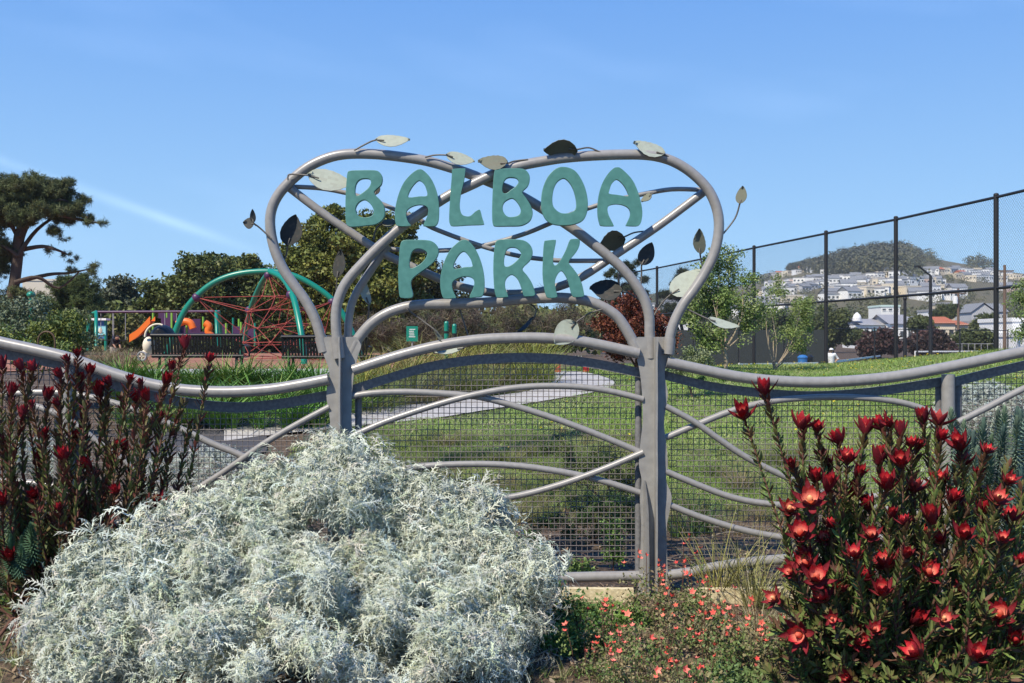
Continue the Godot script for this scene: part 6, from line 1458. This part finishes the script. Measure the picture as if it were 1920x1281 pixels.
	mb = MB.new(); mb.box(P(420, 632, 48), Vector3(2.6, 0.12, 2.0)); part(ps, "deck", mb, M.purple)
	for e in [[312, 606, 0.5, 0.5], [322, 596, 0.4, 0.5], [342, 622, 0.9, 0.5], [368, 612, 0.4, 0.7], [372, 630, 0.7, 0.4], [417, 620, 0.5, 0.6], [446, 622, 0.5, 0.5], [470, 625, 0.5, 0.5], [303, 590, 0.3, 0.35], [326, 612, 0.4, 0.4]]:
		mb = MB.new(); mb.box(P(e[0], e[1], 47.4 + rf(0, 0.9)), Vector3(e[2], e[3], 0.05)); part(ps, "panel", mb, M.purple)
	for l in [[[286, 602], [274, 615], [262, 627], [247, 637]]]:
		mb = MB.new(); var pts := []
		for e in l: pts.append(P(e[0], e[1], 46.6))
		pts = smooth(pts, 4)
		for i in pts.size() - 1:
			var a: Vector3 = pts[i]; var b: Vector3 = pts[i + 1]; var z := Vector3(0, 0, 0.32)
			mb.quad(a - z, b - z, b + z, a + z); mb.quad(a + z, b + z, b + z + Vector3(0, 0.22, 0), a + z + Vector3(0, 0.22, 0)); mb.quad(a - z, b - z, b - z + Vector3(0, 0.22, 0), a - z + Vector3(0, 0.22, 0))
			mb.quad(a + z * 1.02 + Vector3(0, 0.22, 0), b + z * 1.02 + Vector3(0, 0.22, 0), b + z * 1.02 - Vector3(0, 0.12, 0), a + z * 1.02 - Vector3(0, 0.12, 0))
		part(ps, "slide", mb, M.orange)
	for l in [[[332, 608], [345, 603], [357, 606], [362, 616]], [[384, 606], [392, 612], [390, 622], [398, 632]]]:
		mb = MB.new(); var pts := []
		for e in l: pts.append(P(e[0], e[1], 46.8))
		mb.tube(smooth(pts, 4), 0.17, 8); part(ps, "tube_slide", mb, M.orange)
	# bits and pieces
	var hp := thing("bike_hoop", "brown metal hoop standing among the yellow-green bushes", "bike rack", on(87, 13)); mb = MB.new(); var hpp := []
	for i in 13: hpp.append(P(87, 640, 12.6) + Vector3(-cos(PI * i / 12) * 0.105, sin(PI * i / 12) * 0.12, 0))
	hpp.push_front(hpp[0] - Vector3(0, 1.0, 0)); hpp.append(hpp[-1] - Vector3(0, 1.0, 0)); mb.tube(hpp, 0.012, 8); part(hp, "hoop", mb, M.brown)
	var lp := thing("lamp_post", "short green lamp post with a domed cap before the dark cypress", "lamp post", on(58, 40)); mb = MB.new(); mb.tube([on(58, 40), P(58, 557, 40)], 0.09, 8); part(lp, "pole", mb, M.green); mb = MB.new(); mb.ball(P(58, 553, 40), Vector3(0.17, 0.14, 0.17), 6, 10); part(lp, "cap", mb, M.green)
	var ns := thing("notice_sign", "green notice sign with white lettering beside the path", "sign", on(773, 30)); var nc := P(773, 626, 30)
	mb = MB.new(); mb.tube([on(773, 30), nc], 0.03, 6); part(ns, "post", mb, M.grey); mb = MB.new(); mb.box(nc + Vector3(0, 0, 0.04), Vector3(0.34, 0.45, 0.03)); var bd := part(ns, "board", mb, M.green)
	for i in 5: mb = MB.new(); mb.box(nc + Vector3(rf(-0.02, 0.02), 0.13 - i * 0.055, 0.058), Vector3(rf(0.14, 0.22), 0.018, 0.004)); part(bd, "text_line", mb, M.white)
	for s in [[837, 602, "tall green bollard behind the gateway rail"], [852, 607, "shorter green bollard with a black band"]]:
		var b := on(s[0], 26); var e := thing("bollard", s[2], "bollard", b); mb = MB.new(); var t := P(s[0], s[1], 26); mb.lathe(Vector3(b.x, b.y, b.z), [Vector2(0.06, 0), Vector2(0.06, t.y - b.y - 0.05), Vector2(0.045, t.y - b.y - 0.015), Vector2(0, t.y - b.y)], 10); part(e, "shaft", mb, M.green)
		mb = MB.new(); mb.tube([t - Vector3(0, 0.26 if s[0] == 837 else 0.5, 0), t - Vector3(0, 0.32 if s[0] == 837 else 0.25, 0)], 0.064, 10); part(e, "band", mb, M.black)
	var rb := thing("red_bench", "red-framed bench at the end of the concrete path", "bench", on(1072, 24.5)); var rc2 := on(1072, 24.5)
	for x in [-0.45, 0.45]:
		mb = MB.new(); mb.box(rc2 + Vector3(x * 0.75, 0.17, 0), Vector3(0.13, 0.34, 0.3)); part(rb, "leg", mb, M.red)
	mb = MB.new(); mb.box(rc2 + Vector3(0, 0.25, 0.05), Vector3(0.54, 0.05, 0.3)); part(rb, "seat", mb, M.grey)
	for i in 8: mb = MB.new(); mb.box(rc2 + Vector3(-0.25 + i * 0.07, 0.33, -0.13), Vector3(0.02, 0.18, 0.02)); part(rb, "slat", mb, M.grey)
	person("person", "small child in dark clothes bending forward near the swings", on(211, 38), 1.15, 1, 0.9)
func street_pole():     # stands outside the picture; its shadow lies across the lawn
	var b := Vector3(-6.57, 0, -5.2); var o := thing("street_pole", "tall wooden street pole whose thin shadow crosses the lawn", "utility pole", b); var mb := MB.new()
	mb.tube([b - Vector3(0, 0.2, 0), b + Vector3(0, 14.4, 0)], [0.22, 0.19], 12); part(o, "pole", mb, M.wood)
	mb = MB.new(); mb.lathe(b + Vector3(0, 14.4, 0), [Vector2(0.21, 0), Vector2(0.21, 0.06), Vector2(0, 0.12)], 12); part(o, "cap", mb, M.grey)

func _ready():
	rng.seed = 7
	materials()
	light_and_camera()
	ground(); hill()
	gateway(); fence_panels(); tennis(); houses()
	trees(); playground(); street_pole()
	middle_plants(); lawn_grass()
	silver_bush(); cone_bushes(); bed_plants()
